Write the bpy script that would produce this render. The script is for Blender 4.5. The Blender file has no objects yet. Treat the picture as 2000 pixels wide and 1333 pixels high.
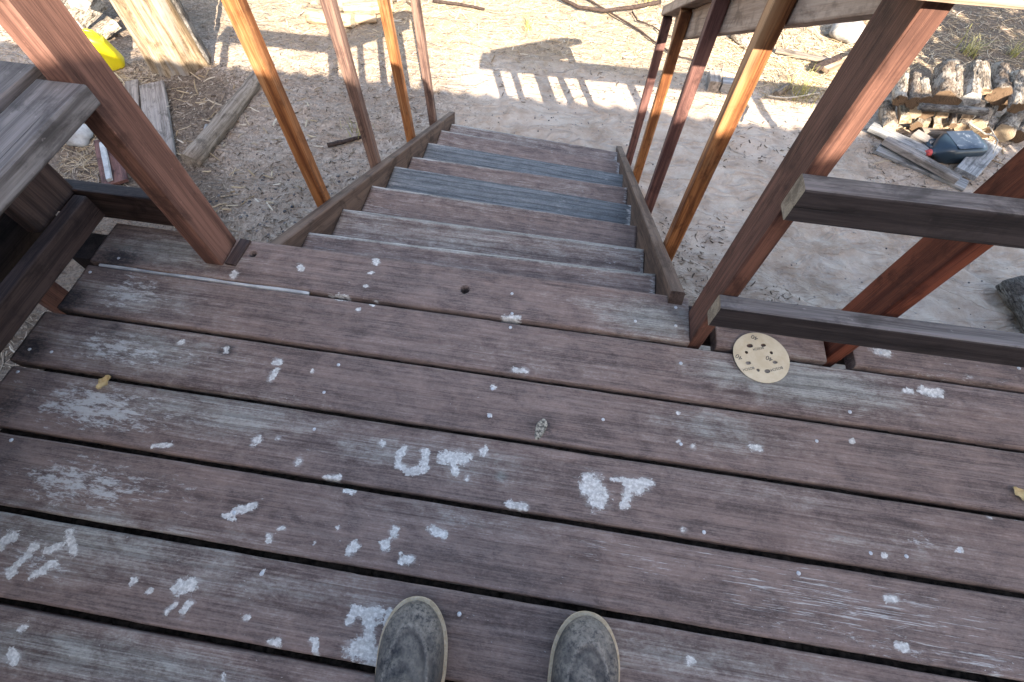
import bpy, bmesh, math, random
import numpy as np
from mathutils import Vector, Matrix
R = math.radians
S = bpy.context.scene
COL = S.collection
random.seed(7)
RNG = np.random.default_rng(7)

# ------------------------------------------------------------------ camera
F_PX = 941.158                       # focal length in photo pixels (photo 2000 x 1333)
CAM_R = np.array([[0.98840334, -0.1384465, 0.06238113],
                  [0.15128445, 0.86232168, -0.48323321],
                  [0.01310935, 0.48706661, 0.87326643]])
CAM_C = np.array([0.0, -0.61453, 1.00865])
cd = bpy.data.cameras.new('camera'); cam = bpy.data.objects.new('camera', cd); COL.objects.link(cam)
cd.sensor_fit = 'HORIZONTAL'; cd.sensor_width = 36.0; cd.lens = 36.0 * F_PX / 2000.0
cd.clip_start = 0.02; cd.clip_end = 500
mw = Matrix([list(CAM_R[i]) + [CAM_C[i]] for i in range(3)] + [[0, 0, 0, 1]])
cam.matrix_world = mw
S.camera = cam

# ------------------------------------------------------------------ sky, sun, exposure
SUN_TRAVEL = Vector((-0.36, 1.0, -0.668)).normalized()
SUN_EL = math.asin(-SUN_TRAVEL.z)
SUN_ROT = math.atan2(-SUN_TRAVEL.x, -SUN_TRAVEL.y)
w = bpy.data.worlds.new('World'); S.world = w; w.use_nodes = True
wn = w.node_tree.nodes; wl = w.node_tree.links
sky = wn.new('ShaderNodeTexSky'); sky.sky_type = 'NISHITA'; sky.sun_disc = False
sky.sun_elevation = SUN_EL; sky.sun_rotation = SUN_ROT
sky.air_density = 1.0; sky.dust_density = 2.0; sky.ozone_density = 0.0
wl.new(sky.outputs['Color'], wn['Background'].inputs['Color'])
wn['Background'].inputs['Strength'].default_value = 0.125
sd = bpy.data.lights.new('sun', 'SUN'); sun = bpy.data.objects.new('sun', sd); COL.objects.link(sun)
sd.energy = 4.6; sd.angle = R(0.3); sd.color = (1.0, 0.91, 0.78)
sun.rotation_euler = SUN_TRAVEL.to_track_quat('-Z', 'Y').to_euler()
sun.location = (2, -6, 5)
S.view_settings.view_transform = 'Standard'; S.view_settings.look = 'None'
S.view_settings.exposure = 2.2; S.view_settings.gamma = 1.0
S.render.resolution_x = 1024; S.render.resolution_y = 682

# ------------------------------------------------------------------ helpers
GZ = -1.10                            # ground level, deck top is z = 0
def ray(px, py):
    d = np.array([(px - 1000.0) / F_PX, -(py - 666.5) / F_PX, -1.0])
    return CAM_R @ d
def at_z(px, py, z=0.0):
    d = ray(px, py); t = (z - CAM_C[2]) / d[2]
    p = CAM_C + d * t
    return Vector((p[0], p[1], z))
def grd(px, py, h=0.0):
    """point on the ground (h metres above the flat level)"""
    p = at_z(px, py, GZ + h)
    return p

def hash2(ix, iy, seed):
    n = (ix * 374761393 + iy * 668265263 + seed * 974711) & 0xffffffff
    n = ((n ^ (n >> 13)) * 1274126177) & 0xffffffff
    return ((n ^ (n >> 16)) & 0xffff) / 65535.0
def vnoise(x, y, seed=0):
    x = np.asarray(x, float); y = np.asarray(y, float)
    ix = np.floor(x).astype(np.int64); iy = np.floor(y).astype(np.int64)
    fx = x - ix; fy = y - iy
    fx = fx * fx * (3 - 2 * fx); fy = fy * fy * (3 - 2 * fy)
    a = hash2(ix, iy, seed); b = hash2(ix + 1, iy, seed)
    c = hash2(ix, iy + 1, seed); d = hash2(ix + 1, iy + 1, seed)
    return (a + (b - a) * fx) * (1 - fy) + (c + (d - c) * fx) * fy
def fbm(x, y, seed=0, o=4):
    s = 0; a = 0.5; t = 0
    for i in range(o):
        s = s + a * vnoise(x * 2 ** i, y * 2 ** i, seed + i * 17); t += a; a *= 0.5
    return s / t

def empty(name, loc=(0, 0, 0), label=None, cat=None, group=None):
    o = bpy.data.objects.new(name, None); COL.objects.link(o); o.location = loc
    o.empty_display_size = 0.1
    if label: tag(o, label, cat, group)
    return o
def tag(o, label, cat, group=None, kind=None):
    if label: o['label'] = label
    if cat: o['category'] = cat
    if group: o['group'] = group
    if kind: o['kind'] = kind
    return o
def link(name, me, mat=None, parent=None, mw=None):
    o = bpy.data.objects.new(name, me); COL.objects.link(o)
    if mat is not None and len(me.materials) == 0:
        for m in (mat if isinstance(mat, (list, tuple)) else [mat]): me.materials.append(m)
    if mw is not None: o.matrix_world = mw
    if parent is not None:
        o.parent = parent
        o.matrix_parent_inverse = Matrix.Identity(4)
        if mw is not None:
            o.matrix_basis = Matrix.Translation(-Vector(parent.location)) @ mw if parent.parent is None else o.matrix_basis
        else:
            o.location = -Vector(parent.location) if parent.parent is None else (0, 0, 0)
    return o
def mesh_from(name, v, f, smooth=False):
    me = bpy.data.meshes.new(name); me.from_pydata([tuple(p) for p in v], [], f); me.update()
    if smooth: me.polygons.foreach_set('use_smooth', [True] * len(me.polygons))
    return me
def frame(p0, p1, up):
    p0 = Vector(p0); p1 = Vector(p1)
    x = (p1 - p0).normalized(); z = Vector(up); z = (z - x * z.dot(x)).normalized(); y = z.cross(x)
    m = Matrix((x, y, z)).transposed().to_4x4(); m.translation = p0
    return m, (p1 - p0).length

# ------------------------------------------------------------------ materials
class NB:
    def __init__(s, name):
        s.m = bpy.data.materials.new(name); s.m.use_nodes = True
        s.t = s.m.node_tree; s.n = s.t.nodes; s.l = s.t.links
        s.b = s.n['Principled BSDF']
    def nd(s, typ, ins=None, **kw):
        n = s.n.new(typ)
        for k, v in kw.items(): setattr(n, k, v)
        for k, v in (ins or {}).items(): s.put(n.inputs[k], v)
        return n
    def put(s, sock, v):
        if hasattr(v, 'is_linked') or hasattr(v, 'links'): s.l.new(v, sock)
        elif isinstance(v, (tuple, list)) and len(v) == 3 and sock.type == 'RGBA': sock.default_value = (*v, 1)
        else: sock.default_value = v
    def math(s, op, a, b=0.0, c=0.0, clamp=False):
        n = s.n.new('ShaderNodeMath'); n.operation = op; n.use_clamp = clamp
        s.put(n.inputs[0], a); s.put(n.inputs[1], b); s.put(n.inputs[2], c)
        return n.outputs[0]
    def mix(s, f, a, b):
        n = s.n.new('ShaderNodeMix'); n.data_type = 'RGBA'
        s.put(n.inputs[0], f); s.put(n.inputs[6], a); s.put(n.inputs[7], b)
        return n.outputs[2]
    def ramp(s, x, lo, hi):
        n = s.n.new('ShaderNodeMapRange'); n.interpolation_type = 'SMOOTHSTEP'
        s.put(n.inputs[0], x); n.inputs[1].default_value = lo; n.inputs[2].default_value = hi
        return n.outputs[0]
    def noise(s, vec, scale, detail=4, rough=0.6, dist=0.0):
        n = s.nd('ShaderNodeTexNoise', {'Vector': vec, 'Scale': scale, 'Detail': detail, 'Roughness': rough, 'Distortion': dist})
        return n.outputs[0]
    def coords(s, sc=(1, 1, 1), obj_random=True, kind='Object'):
        tc = s.n.new('ShaderNodeTexCoord').outputs[kind]
        if obj_random:
            r = s.n.new('ShaderNodeObjectInfo').outputs['Random']
            add = s.n.new('ShaderNodeVectorMath'); add.operation = 'ADD'
            cmb = s.n.new('ShaderNodeCombineXYZ')
            for i, k in enumerate((37.0, 11.0, 23.0)): s.l.new(s.math('MULTIPLY', r, k), cmb.inputs[i])
            s.l.new(tc, add.inputs[0]); s.l.new(cmb.outputs[0], add.inputs[1]); tc = add.outputs[0]
        mp = s.n.new('ShaderNodeMapping'); mp.inputs['Scale'].default_value = sc
        s.l.new(tc, mp.inputs['Vector'])
        return mp.outputs[0]
    def attr(s, name):
        n = s.n.new('ShaderNodeAttribute'); n.attribute_name = name
        return n.outputs['Fac']
    def bump(s, h, strength=0.3, dist=0.002, prev=None):
        n = s.n.new('ShaderNodeBump'); n.inputs['Strength'].default_value = strength; n.inputs['Distance'].default_value = dist
        s.put(n.inputs['Height'], h)
        if prev is not None: s.l.new(prev, n.inputs['Normal'])
        return n.outputs[0]
    def out(s, col, rough=0.7, normal=None, spec=0.3):
        s.put(s.b.inputs['Base Color'], col); s.put(s.b.inputs['Roughness'], rough)
        s.b.inputs['Specular IOR Level'].default_value = spec
        if normal is not None: s.l.new(normal, s.b.inputs['Normal'])
        return s.m

def grain_set(b):
    g1 = b.noise(b.coords((1.6, 42, 42)), 1.0, 5, 0.65, 0.3)
    g2 = b.noise(b.coords((7, 330, 330)), 1.0, 3, 0.7)
    big = b.noise(b.coords((2.2, 9, 9)), 1.0, 4, 0.6, 0.5)
    return g1, g2, big

def deck_material(name, brown0, brown1, grey0, grey1, base_grey=0.0):
    b = NB(name)
    g1, g2, big = grain_set(b)
    fine = b.noise(b.coords((90, 160, 160)), 1.0, 4, 0.75)
    mot = b.noise(b.coords((14, 26, 26)), 1.0, 5, 0.65, 0.6)
    grain = b.math('ADD', b.math('MULTIPLY', g1, 0.26), b.math('ADD', b.math('MULTIPLY', g2, 0.34), b.math('ADD', b.math('MULTIPLY', fine, 0.2), b.math('MULTIPLY', mot, 0.2))))
    gr = b.ramp(grain, 0.38, 0.62)
    # cathedral bands
    wv = b.nd('ShaderNodeTexWave', {'Vector': b.coords((0.9, 9, 9)), 'Scale': 1.3, 'Distortion': 9.0, 'Detail': 4.0, 'Detail Scale': 0.9}, wave_type='BANDS', bands_direction='Y')
    wr = b.ramp(wv.outputs['Fac'], 0.0, 0.35)
    fine2 = b.noise(b.coords((210, 480, 480)), 1.0, 3, 0.7)
    gr = b.math('ADD', gr, b.math('MULTIPLY', b.math('SUBTRACT', fine2, 0.5), 1.1), 0.0, True)
    brown = b.mix(gr, brown0, brown1)
    brown = b.mix(b.math('MULTIPLY', b.ramp(b.math('ADD', b.math('MULTIPLY', big, 0.4), b.math('MULTIPLY', mot, 0.6)), 0.35, 0.7), 0.45), brown, tuple(c * k for c, k in zip(brown1, (1.26, 1.10, 1.02))))
    grey = b.mix(gr, grey0, grey1)
    grey = b.mix(b.math('MULTIPLY', b.math('SUBTRACT', 1.0, wr), 0.25), grey, tuple(c * 0.45 for c in grey0))
    ga = b.math('ADD', b.attr('grey'), base_grey)
    gm = b.ramp(b.math('ADD', ga, b.math('MULTIPLY', b.math('SUBTRACT', b.math('ADD', b.math('MULTIPLY', big, 0.2), b.math('ADD', b.math('MULTIPLY', mot, 0.5), b.math('MULTIPLY', b.math('ADD', g2, fine), 0.3)))  , 0.65), 2.4)), 0.2, 0.95)
    col = b.mix(gm, brown, grey)
    col = b.mix(b.math('MULTIPLY', b.math('SUBTRACT', 1.0, wr), 0.28), col, b.mix(0.5, col, (0.02, 0.014, 0.014)))
    ck = b.ramp(b.noise(b.coords((2.4, 400, 400)), 1.0, 3, 0.6, 0.15), 0.335, 0.285)
    col = b.mix(b.math('MULTIPLY', ck, 0.6), col, (0.022, 0.016, 0.015))
    # dark tone: deck mildew, knots, painted shade in holes, darker tread ends
    dm = b.ramp(b.math('ADD', b.attr('dark'), b.math('MULTIPLY', b.math('SUBTRACT', fine, 0.5), 1.3)), 0.35, 1.0)
    col = b.mix(b.math('MULTIPLY', dm, 0.9), col, (0.016, 0.016, 0.019))
    # fine dust specks everywhere
    sp = b.ramp(b.noise(b.coords((120, 200, 200)), 1.0, 3, 0.6), 0.70, 0.76)
    spm = b.ramp(b.noise(b.coords((4, 9, 9)), 1.0, 3, 0.5), 0.42, 0.62)
    white = b.mix(fine, (0.34, 0.32, 0.29), (0.64, 0.60, 0.55))
    col = b.mix(b.math('MULTIPLY', b.math('MULTIPLY', sp, spm), 0.8), col, white)
    # streaks of old paint in the grain
    st = b.noise(b.coords((10, 330, 330)), 1.0, 4, 0.75, 0.2)
    ln = b.ramp(b.noise(b.coords((1.3, 520, 520)), 1.0, 2, 0.5), 0.735, 0.77)
    col = b.mix(b.math('MULTIPLY', ln, b.math('ADD', 0.12, b.math('MULTIPLY', b.attr('streak'), 0.6)), 0.0, True), col, white)
    stm = b.ramp(b.math('ADD', b.math('MULTIPLY', b.attr('streak'), 0.24), st), 0.76, 0.82)
    col = b.mix(b.math('MULTIPLY', stm, 0.85), col, white)
    # scuffed, crumbly paint
    pn = b.noise(b.coords((28, 95, 95)), 1.0, 8, 0.80, 0.25)
    pm = b.ramp(b.math('ADD', b.math('MULTIPLY', b.attr('patch'), 0.27), pn), 0.68, 0.80)
    col = b.mix(b.math('MULTIPLY', pm, 0.85), col, white)
    gh = b.ramp(b.math('ADD', b.attr('paint'), b.math('MULTIPLY', b.math('SUBTRACT', pn, 0.5), 2.4)), 0.22, 0.75)
    col = b.mix(b.math('MULTIPLY', gh, 0.38), col, white)
    # solid flakes
    en = b.noise(b.coords((70, 100, 100)), 1.0, 4, 0.7)
    sm = b.ramp(b.math('ADD', b.attr('paint'), b.math('MULTIPLY', b.math('SUBTRACT', en, 0.5), 1.9)), 0.44, 0.62)
    wht2 = b.mix(b.ramp(b.noise(b.coords((160, 160, 160)), 1.0, 3, 0.6), 0.35, 0.7), (0.46, 0.43, 0.385), (0.74, 0.70, 0.64))
    wn_ = b.ramp(b.noise(b.coords((22, 60, 60)), 1.0, 5, 0.75, 0.5), 0.30, 0.50)
    col = b.mix(b.math('MULTIPLY', sm, b.math('ADD', 0.45, b.math('MULTIPLY', wn_, 0.52))), col, wht2)
    hgt = b.math('ADD', b.math('MULTIPLY', grain, 0.8), b.math('ADD', b.math('MULTIPLY', sm, 0.35), b.math('MULTIPLY', wr, 0.35)))
    nrm = b.bump(hgt, 0.55, 0.0025, b.bump(fine2, 0.35, 0.001))
    return b.out(col, b.math('ADD', 0.62, b.math('MULTIPLY', g1, 0.25)), nrm, 0.22)

def lumber_material(name, c0, c1, wear=None, wear_amt=0.0, rough=0.7, spec=0.25, contrast=(0.37, 0.62)):
    b = NB(name)
    g1, g2, big = grain_set(b)
    grain = b.math('ADD', b.math('MULTIPLY', g1, 0.65), b.math('MULTIPLY', g2, 0.35))
    col = b.mix(b.ramp(grain, *contrast), c0, c1)
    blot = b.noise(b.coords((9, 16, 16)), 1.0, 5, 0.7, 0.5)
    col = b.mix(b.math('MULTIPLY', b.ramp(blot, 0.52, 0.32), 0.75), col, tuple(c * 0.55 for c in c0))
    kv = b.nd('ShaderNodeTexVoronoi', {'Vector': b.coords((3.1, 9, 9)), 'Scale': 1.0}, feature='F1')
    kn = b.ramp(kv.outputs['Distance'], 0.17, 0.06)
    col = b.mix(b.math('MULTIPLY', kn, 0.7), col, tuple(c * 0.4 for c in c0))
    crack = b.ramp(b.noise(b.coords((3.5, 130, 130)), 1.0, 2, 0.5, 0.4), 0.30, 0.24)
    col = b.mix(b.math('MULTIPLY', crack, 0.75), col, tuple(c * 0.2 for c in c0))
    if wear:
        wm = b.ramp(b.math('ADD', b.math('MULTIPLY', big, 0.6), b.math('MULTIPLY', g1, 0.5)), 0.75 - wear_amt, 0.95 - wear_amt)
        col = b.mix(b.math('MULTIPLY', wm, 0.85), col, wear)
    sp = b.ramp(b.noise(b.coords((60, 90, 90)), 1.0, 3, 0.6), 0.68, 0.75)
    col = b.mix(b.math('MULTIPLY', sp, 0.25), col, tuple(min(1, c * 2.2) for c in c1))
    nrm = b.bump(b.math('SUBTRACT', grain, crack), 0.8, 0.0025)
    return b.out(col, rough, nrm, spec)

M = {}
M['deck'] = deck_material('deck_wood', (0.080, 0.056, 0.049), (0.250, 0.186, 0.158), (0.150, 0.138, 0.120), (0.38, 0.352, 0.305))
M['tread_grey'] = deck_material('tread_wood_grey', (0.06, 0.058, 0.057), (0.15, 0.145, 0.14), (0.075, 0.08, 0.083), (0.22, 0.225, 0.225), 0.7)
M['old'] = lumber_material('old_brown_wood', (0.030, 0.019, 0.017), (0.085, 0.054, 0.046), (0.12, 0.10, 0.088), 0.05)
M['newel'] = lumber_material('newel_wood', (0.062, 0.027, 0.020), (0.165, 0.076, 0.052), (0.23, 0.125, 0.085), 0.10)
M['newel_light'] = lumber_material('sunlit_newel_wood', (0.085, 0.040, 0.030), (0.215, 0.108, 0.078), (0.29, 0.17, 0.125), 0.12)  # lighter copy of the newel wood, sunlit brightness put into its colour
M['orange'] = lumber_material('fresh_stained_wood', (0.115, 0.038, 0.014), (0.37, 0.155, 0.056), (0.46, 0.27, 0.14), 0.20, 0.6, 0.25)
M['rosy'] = lumber_material('rosy_old_wood', (0.062, 0.027, 0.025), (0.20, 0.098, 0.078), (0.27, 0.165, 0.125), 0.10)
M['pale'] = lumber_material('pale_aged_wood', (0.075, 0.042, 0.036), (0.25, 0.155, 0.115), (0.33, 0.235, 0.18), 0.12)
M['redpost'] = lumber_material('red_brown_wood', (0.07, 0.020, 0.013), (0.19, 0.058, 0.032), (0.28, 0.09, 0.04), 0.10, 0.6)
M['greyrail'] = lumber_material('grey_rail_wood', (0.085, 0.075, 0.072), (0.20, 0.18, 0.172), (0.30, 0.285, 0.275), 0.12, 0.75, 0.2)
M['railside_shade'] = lumber_material('shaded_rail_side', (0.016, 0.013, 0.014), (0.046, 0.037, 0.037))  # rail sides and undersides darkened, shade put into the colour
M['stringer'] = lumber_material('stringer_wood', (0.055, 0.034, 0.026), (0.15, 0.098, 0.072), (0.23, 0.165, 0.125), 0.10)
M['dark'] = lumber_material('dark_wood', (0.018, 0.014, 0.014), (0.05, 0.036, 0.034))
M['cut'] = lumber_material('cut_end_wood', (0.16, 0.12, 0.085), (0.34, 0.27, 0.19))
M['capwood'] = lumber_material('pale_cap_wood', (0.27, 0.18, 0.125), (0.48, 0.35, 0.26), (0.55, 0.44, 0.35), 0.12)
M['barnboard'] = lumber_material('weathered_board', (0.16, 0.135, 0.115), (0.37, 0.32, 0.28), (0.46, 0.42, 0.38), 0.12, 0.85, 0.15)
M['barnboard2'] = lumber_material('silvery_board', (0.15, 0.145, 0.14), (0.40, 0.385, 0.365), (0.5, 0.49, 0.47), 0.12, 0.85, 0.15)
M['slab'] = lumber_material('slab_wood', (0.13, 0.10, 0.075), (0.33, 0.265, 0.205), (0.42, 0.37, 0.32), 0.12, 0.85, 0.15)

def bark_material(name, c0, c1, lich=(0.33, 0.33, 0.28)):
    b = NB(name)
    v = b.nd('ShaderNodeTexVoronoi', {'Vector': b.coords((22, 70, 70)), 'Scale': 1.0, 'Randomness': 1.0}, feature='F1')
    n = b.noise(b.coords((38, 110, 110)), 1.0, 6, 0.75, 0.8)
    fib = b.noise(b.coords((9, 90, 90)), 1.0, 5, 0.7, 0.5)
    big = b.noise(b.coords((8, 14, 14)), 1.0, 3, 0.6)
    col = b.mix(b.ramp(n, 0.35, 0.65), c0, c1)
    col = b.mix(b.ramp(b.math('ADD', b.math('MULTIPLY', big, 0.6), b.math('MULTIPLY', n, 0.4)), 0.46, 0.60), col, lich)
    col = b.mix(b.math('MULTIPLY', b.ramp(fib, 0.42, 0.33), 0.85), col, tuple(c * 0.3 for c in c0))
    nrm = b.bump(b.math('ADD', b.math('ADD', v.outputs['Distance'], fib), n), 0.9, 0.007)
    return b.out(col, 0.92, nrm, 0.1)
M['bark'] = bark_material('log_bark', (0.075, 0.056, 0.042), (0.28, 0.23, 0.175), (0.46, 0.40, 0.325))
M['oldbark'] = bark_material('old_bark', (0.06, 0.043, 0.032), (0.20, 0.15, 0.11), (0.34, 0.285, 0.225))
M['darkbark'] = bark_material('dark_bark', (0.045, 0.038, 0.034), (0.15, 0.13, 0.112), (0.24, 0.22, 0.195))
def cutlog_material(name, c0, c1):
    b = NB(name)
    r = b.nd('ShaderNodeTexWave', {'Vector': b.coords((1, 1, 1), False), 'Scale': 45.0, 'Distortion': 1.2, 'Detail': 3.0}, wave_type='RINGS', rings_direction='X')
    n = b.noise(b.coords((40, 40, 40)), 1.0, 5, 0.7)
    col = b.mix(b.ramp(b.math('ADD', b.math('MULTIPLY', r.outputs['Fac'], 0.45), b.math('MULTIPLY', n, 0.6)), 0.3, 0.75), c0, c1)
    rad = b.noise(b.coords((3, 28, 28)), 1.0, 3, 0.6, 1.5)
    col = b.mix(b.math('MULTIPLY', b.ramp(rad, 0.40, 0.32), 0.7), col, tuple(c * 0.3 for c in c0))
    return b.out(col, 0.85, b.bump(n, 0.4, 0.003), 0.15)
M['cutlog'] = cutlog_material('sawn_log_end', (0.07, 0.043, 0.026), (0.20, 0.13, 0.08))
M['cutlog2'] = cutlog_material('pale_sawn_end', (0.24, 0.17, 0.10), (0.50, 0.40, 0.28))
M['splitwood'] = lumber_material('split_wood', (0.20, 0.13, 0.075), (0.50, 0.38, 0.26), (0.58, 0.48, 0.37), 0.1, 0.85, 0.15)
M['debarked'] = lumber_material('debarked_trunk', (0.12, 0.078, 0.045), (0.36, 0.27, 0.175), (0.27, 0.245, 0.215), 0.26, 0.8, 0.15, (0.34, 0.60))

def plain(name, c0, c1, scale=30, rough=0.7, spec=0.3, bump=0.2):
    b = NB(name)
    n = b.noise(b.coords((1, 1, 1)), scale, 5, 0.65)
    return b.out(b.mix(b.ramp(n, 0.3, 0.7), c0, c1), rough, b.bump(n, bump, 0.003), spec)
M['nail'] = plain('nail_head', (0.42, 0.42, 0.43), (0.62, 0.62, 0.62), 200, 0.6)
M['rust'] = plain('rusty_metal', (0.05, 0.03, 0.022), (0.13, 0.075, 0.05), 80, 0.8)
M['hole'] = plain('hole_shade', (0.006, 0.006, 0.007), (0.012, 0.012, 0.013), 60, 0.9, 0.1)  # near-black for hole interiors, their shade given as colour
M['yellow'] = plain('yellow_plastic', (0.74, 0.62, 0.012), (0.82, 0.72, 0.02), 6, 0.38, 0.5, 0.05)
M['red'] = plain('red_plastic', (0.5, 0.06, 0.06), (0.65, 0.12, 0.1), 20, 0.5)
M['twig'] = plain('dry_twig', (0.20, 0.145, 0.095), (0.42, 0.33, 0.23), 60, 0.85, 0.15)
M['darktwig'] = plain('dark_twig', (0.028, 0.019, 0.016), (0.075, 0.052, 0.042), 60, 0.85, 0.15)
M['paletwig'] = plain('pale_stick', (0.42, 0.35, 0.26), (0.66, 0.58, 0.47), 50, 0.85, 0.15)
M['stone'] = plain('grey_stone', (0.20, 0.18, 0.16), (0.40, 0.37, 0.33), 18, 0.9, 0.15, 0.5)
M['whitestone'] = plain('chalky_white', (0.30, 0.29, 0.28), (0.50, 0.49, 0.47), 18, 0.6)
M['leaf'] = plain('dry_leaf', (0.38, 0.25, 0.10), (0.60, 0.45, 0.22), 70, 0.75)

# ------------------------------------------------------------------ ground
def gheight(x, y):
    x = np.asarray(x, float); y = np.asarray(y, float)
    h = (fbm(x * 1.1, y * 1.1, 3, 3) - 0.5) * 0.03
    h = h + (fbm(x * 6, y * 6, 5, 4) - 0.5) * 0.022
    # scuffed ridges of old footprints on the right hand side and before the steps
    u = x * 0.75 - y * 0.65; v = x * 0.65 + y * 0.75
    rid = 1 - np.abs(2 * fbm(u * 4.0, v * 9.0, 9, 3) - 1)
    mk = np.clip((x + 0.9) / 0.9, 0.25, 1)
    h = h + mk * (rid - 0.75) * (0.05 - 0.03 * np.clip((y - 1.9) / 0.6, 0, 1))
    h = h + (fbm(x * 17, y * 17, 15, 2) - 0.5) * (0.010 + 0.024 * np.clip((-0.85 - x) / 0.3, 0, 1))
    far = np.clip((np.hypot(x, y - 2) - 6) / 10, 0, 1)
    return GZ + h * (1 - far)
def gz(x, y): return float(gheight(np.array([x]), np.array([y]))[0])
def graded(a, b, step, far, n):
    core = np.arange(a, b + 1e-6, step)
    g = step * 1.3 ** np.arange(1, n); out = np.cumsum(g); out = out[out < far]; out = np.append(out, far)
    return np.concatenate([(a - out)[::-1], core, core[-1] + out])
gx = graded(-5.2, 4.4, 0.026, 90, 40); gy = graded(-0.6, 5.2, 0.026, 90, 40)
GX, GY = np.meshgrid(gx, gy); GH = gheight(GX, GY)
verts = np.stack([GX.ravel(), GY.ravel(), GH.ravel()], 1)
nx, ny = len(gx), len(gy)
idx = np.arange(nx * ny).reshape(ny, nx)
quads = np.stack([idx[:-1, :-1], idx[:-1, 1:], idx[1:, 1:], idx[1:, :-1]], -1).reshape(-1, 4)
me = bpy.data.meshes.new('ground')
me.vertices.add(len(verts)); me.vertices.foreach_set('co', verts.ravel())
me.loops.add(quads.size); me.loops.foreach_set('vertex_index', quads.ravel().astype(np.int32))
me.polygons.add(len(quads)); me.polygons.foreach_set('loop_start', np.arange(0, quads.size, 4, dtype=np.int32))
me.polygons.foreach_set('loop_total', np.full(len(quads), 4, dtype=np.int32))
me.polygons.foreach_set('use_smooth', np.ones(len(quads), bool))
me.update(calc_edges=True)
# where the soil is full of bark crumbs (left of the steps), a material difference, and shade painted in under the bench
X = GX.ravel(); Y = GY.ravel()
lit = np.clip(1.0 - (X + 0.95) / 0.5, 0, 1) * np.clip((X + 4.5) / 1.0, 0.6, 1)
lit = lit * (0.55 + 0.75 * fbm(X * 1.7, Y * 1.7, 31, 3))
lit = np.maximum(lit, 0.75 * np.exp(-((X - 2.3) ** 2 + (Y - 2.5) ** 2) / 0.5))
lit = np.maximum(lit, 0.55 * np.clip((Y - 2.7) / 0.5, 0, 1))
lit = np.maximum(lit, 1.6 * np.clip((-1.12 - X) / 0.15, 0, 1) * np.clip((1.1 - Y) / 0.3, 0, 1))  # litter tone raised under the bench, standing in for its shade
edge_r = np.exp(-((X - 0.62) / 0.22) ** 2) * np.clip((1.6 - Y) / 0.8, 0, 1)
lit = np.maximum(lit, 0.8 * edge_r)
straw = np.clip((Y - 2.72 - 0.35 * (fbm(X * 2, Y * 2, 41, 3) - 0.5)) / 0.35, 0, 1)
leafy_shade = np.clip((-1.15 - X) / 0.25, 0, 1) * np.clip((1.9 - Y) / 0.6, 0, 1) * np.clip((-1.9 + 0.5 * (1.2 - Y) - X) / 0.3 + 0.4, 0, 1)  # needle litter, also painting the bench's shade onto the ground
leafy_shade = np.maximum(leafy_shade, np.exp(-(((X + 2.75) / 0.55) ** 2 + ((Y - 1.95) / 0.55) ** 2)) * 1.1)
leafy_shade = np.maximum(leafy_shade, np.clip((X - 1.75 + 0.8 * (fbm(X * 0.9, Y * 0.9, 51, 3) - 0.5)) / 0.5, 0, 1) * np.clip((Y - 2.75) / 0.4, 0, 1) * np.exp(-(np.clip(Y - 4.5, 0, 99) / 1.2) ** 2) * np.exp(-(np.clip(X - 4.0, 0, 99) / 1.2) ** 2))
leafy_shade = np.maximum(leafy_shade, 0.8 * np.exp(-(((X + 3.4) / 0.8) ** 2 + ((Y - 2.9) / 0.6) ** 2)))
for nm, arr in (('litter', lit), ('straw', straw), ('leafy_shade', leafy_shade)):
    a = me.attributes.new(nm, 'FLOAT', 'POINT'); a.data.foreach_set('value', arr.astype(np.float32))
b = NB('sandy_soil')
c = b.coords((1, 1, 1), False)
n1 = b.noise(c, 2.2, 5, 0.6); n2 = b.noise(c, 14, 5, 0.65); n3 = b.noise(c, 75, 5, 0.75); n4 = b.noise(c, 34, 4, 0.7, 1.2)
col = b.mix(b.ramp(b.math('ADD', b.math('MULTIPLY', n1, 0.6), b.math('MULTIPLY', n2, 0.4)), 0.30, 0.70), (0.36, 0.265, 0.19), (0.56, 0.45, 0.355))
col = b.mix(b.math('MULTIPLY', b.ramp(n2, 0.42, 0.66), 0.5), col, (0.52, 0.43, 0.345))
la = b.attr('litter')
lm = b.ramp(b.math('ADD', b.math('MULTIPLY', la, 0.16), b.math('ADD', b.math('MULTIPLY', n4, 0.7), b.math('MULTIPLY', n2, 0.3))), 0.575, 0.68)
col = b.mix(b.math('MULTIPLY', lm, 0.6), col, b.mix(n3, (0.11, 0.08, 0.056), (0.30, 0.22, 0.155)))
cr = b.ramp(b.math('ADD', n3, b.math('MULTIPLY', la, 0.10)), 0.66, 0.74)
col = b.mix(b.math('MULTIPLY', cr, 0.6), col, (0.06, 0.045, 0.034))
ps = b.ramp(b.noise(c, 120, 2, 0.5), 0.66, 0.74)
col = b.mix(b.math('MULTIPLY', ps, 0.4), col, (0.60, 0.53, 0.44))
sa = b.attr('straw')
col = b.mix(b.math('MULTIPLY', sa, b.math('ADD', 0.55, b.math('MULTIPLY', b.ramp(n4, 0.4, 0.6), 0.4))), col, b.mix(n2, (0.20, 0.145, 0.095), (0.40, 0.31, 0.205)))
col = b.mix(b.math('MULTIPLY', b.ramp(b.math('ADD', b.attr('leafy_shade'), b.math('MULTIPLY', b.math('SUBTRACT', n4, 0.5), 1.2)), 0.25, 0.8), 0.85), col, b.mix(b.ramp(n3, 0.35, 0.65), (0.055, 0.040, 0.030), (0.20, 0.15, 0.11)))
rc = b.n.new('ShaderNodeMapping'); rc.inputs['Rotation'].default_value = (0, 0, R(-40)); rc.inputs['Scale'].default_value = (3.2, 8.0, 1); b.l.new(c, rc.inputs['Vector'])
rn = b.noise(rc.outputs[0], 1.0, 4, 0.55, 0.9)
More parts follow.
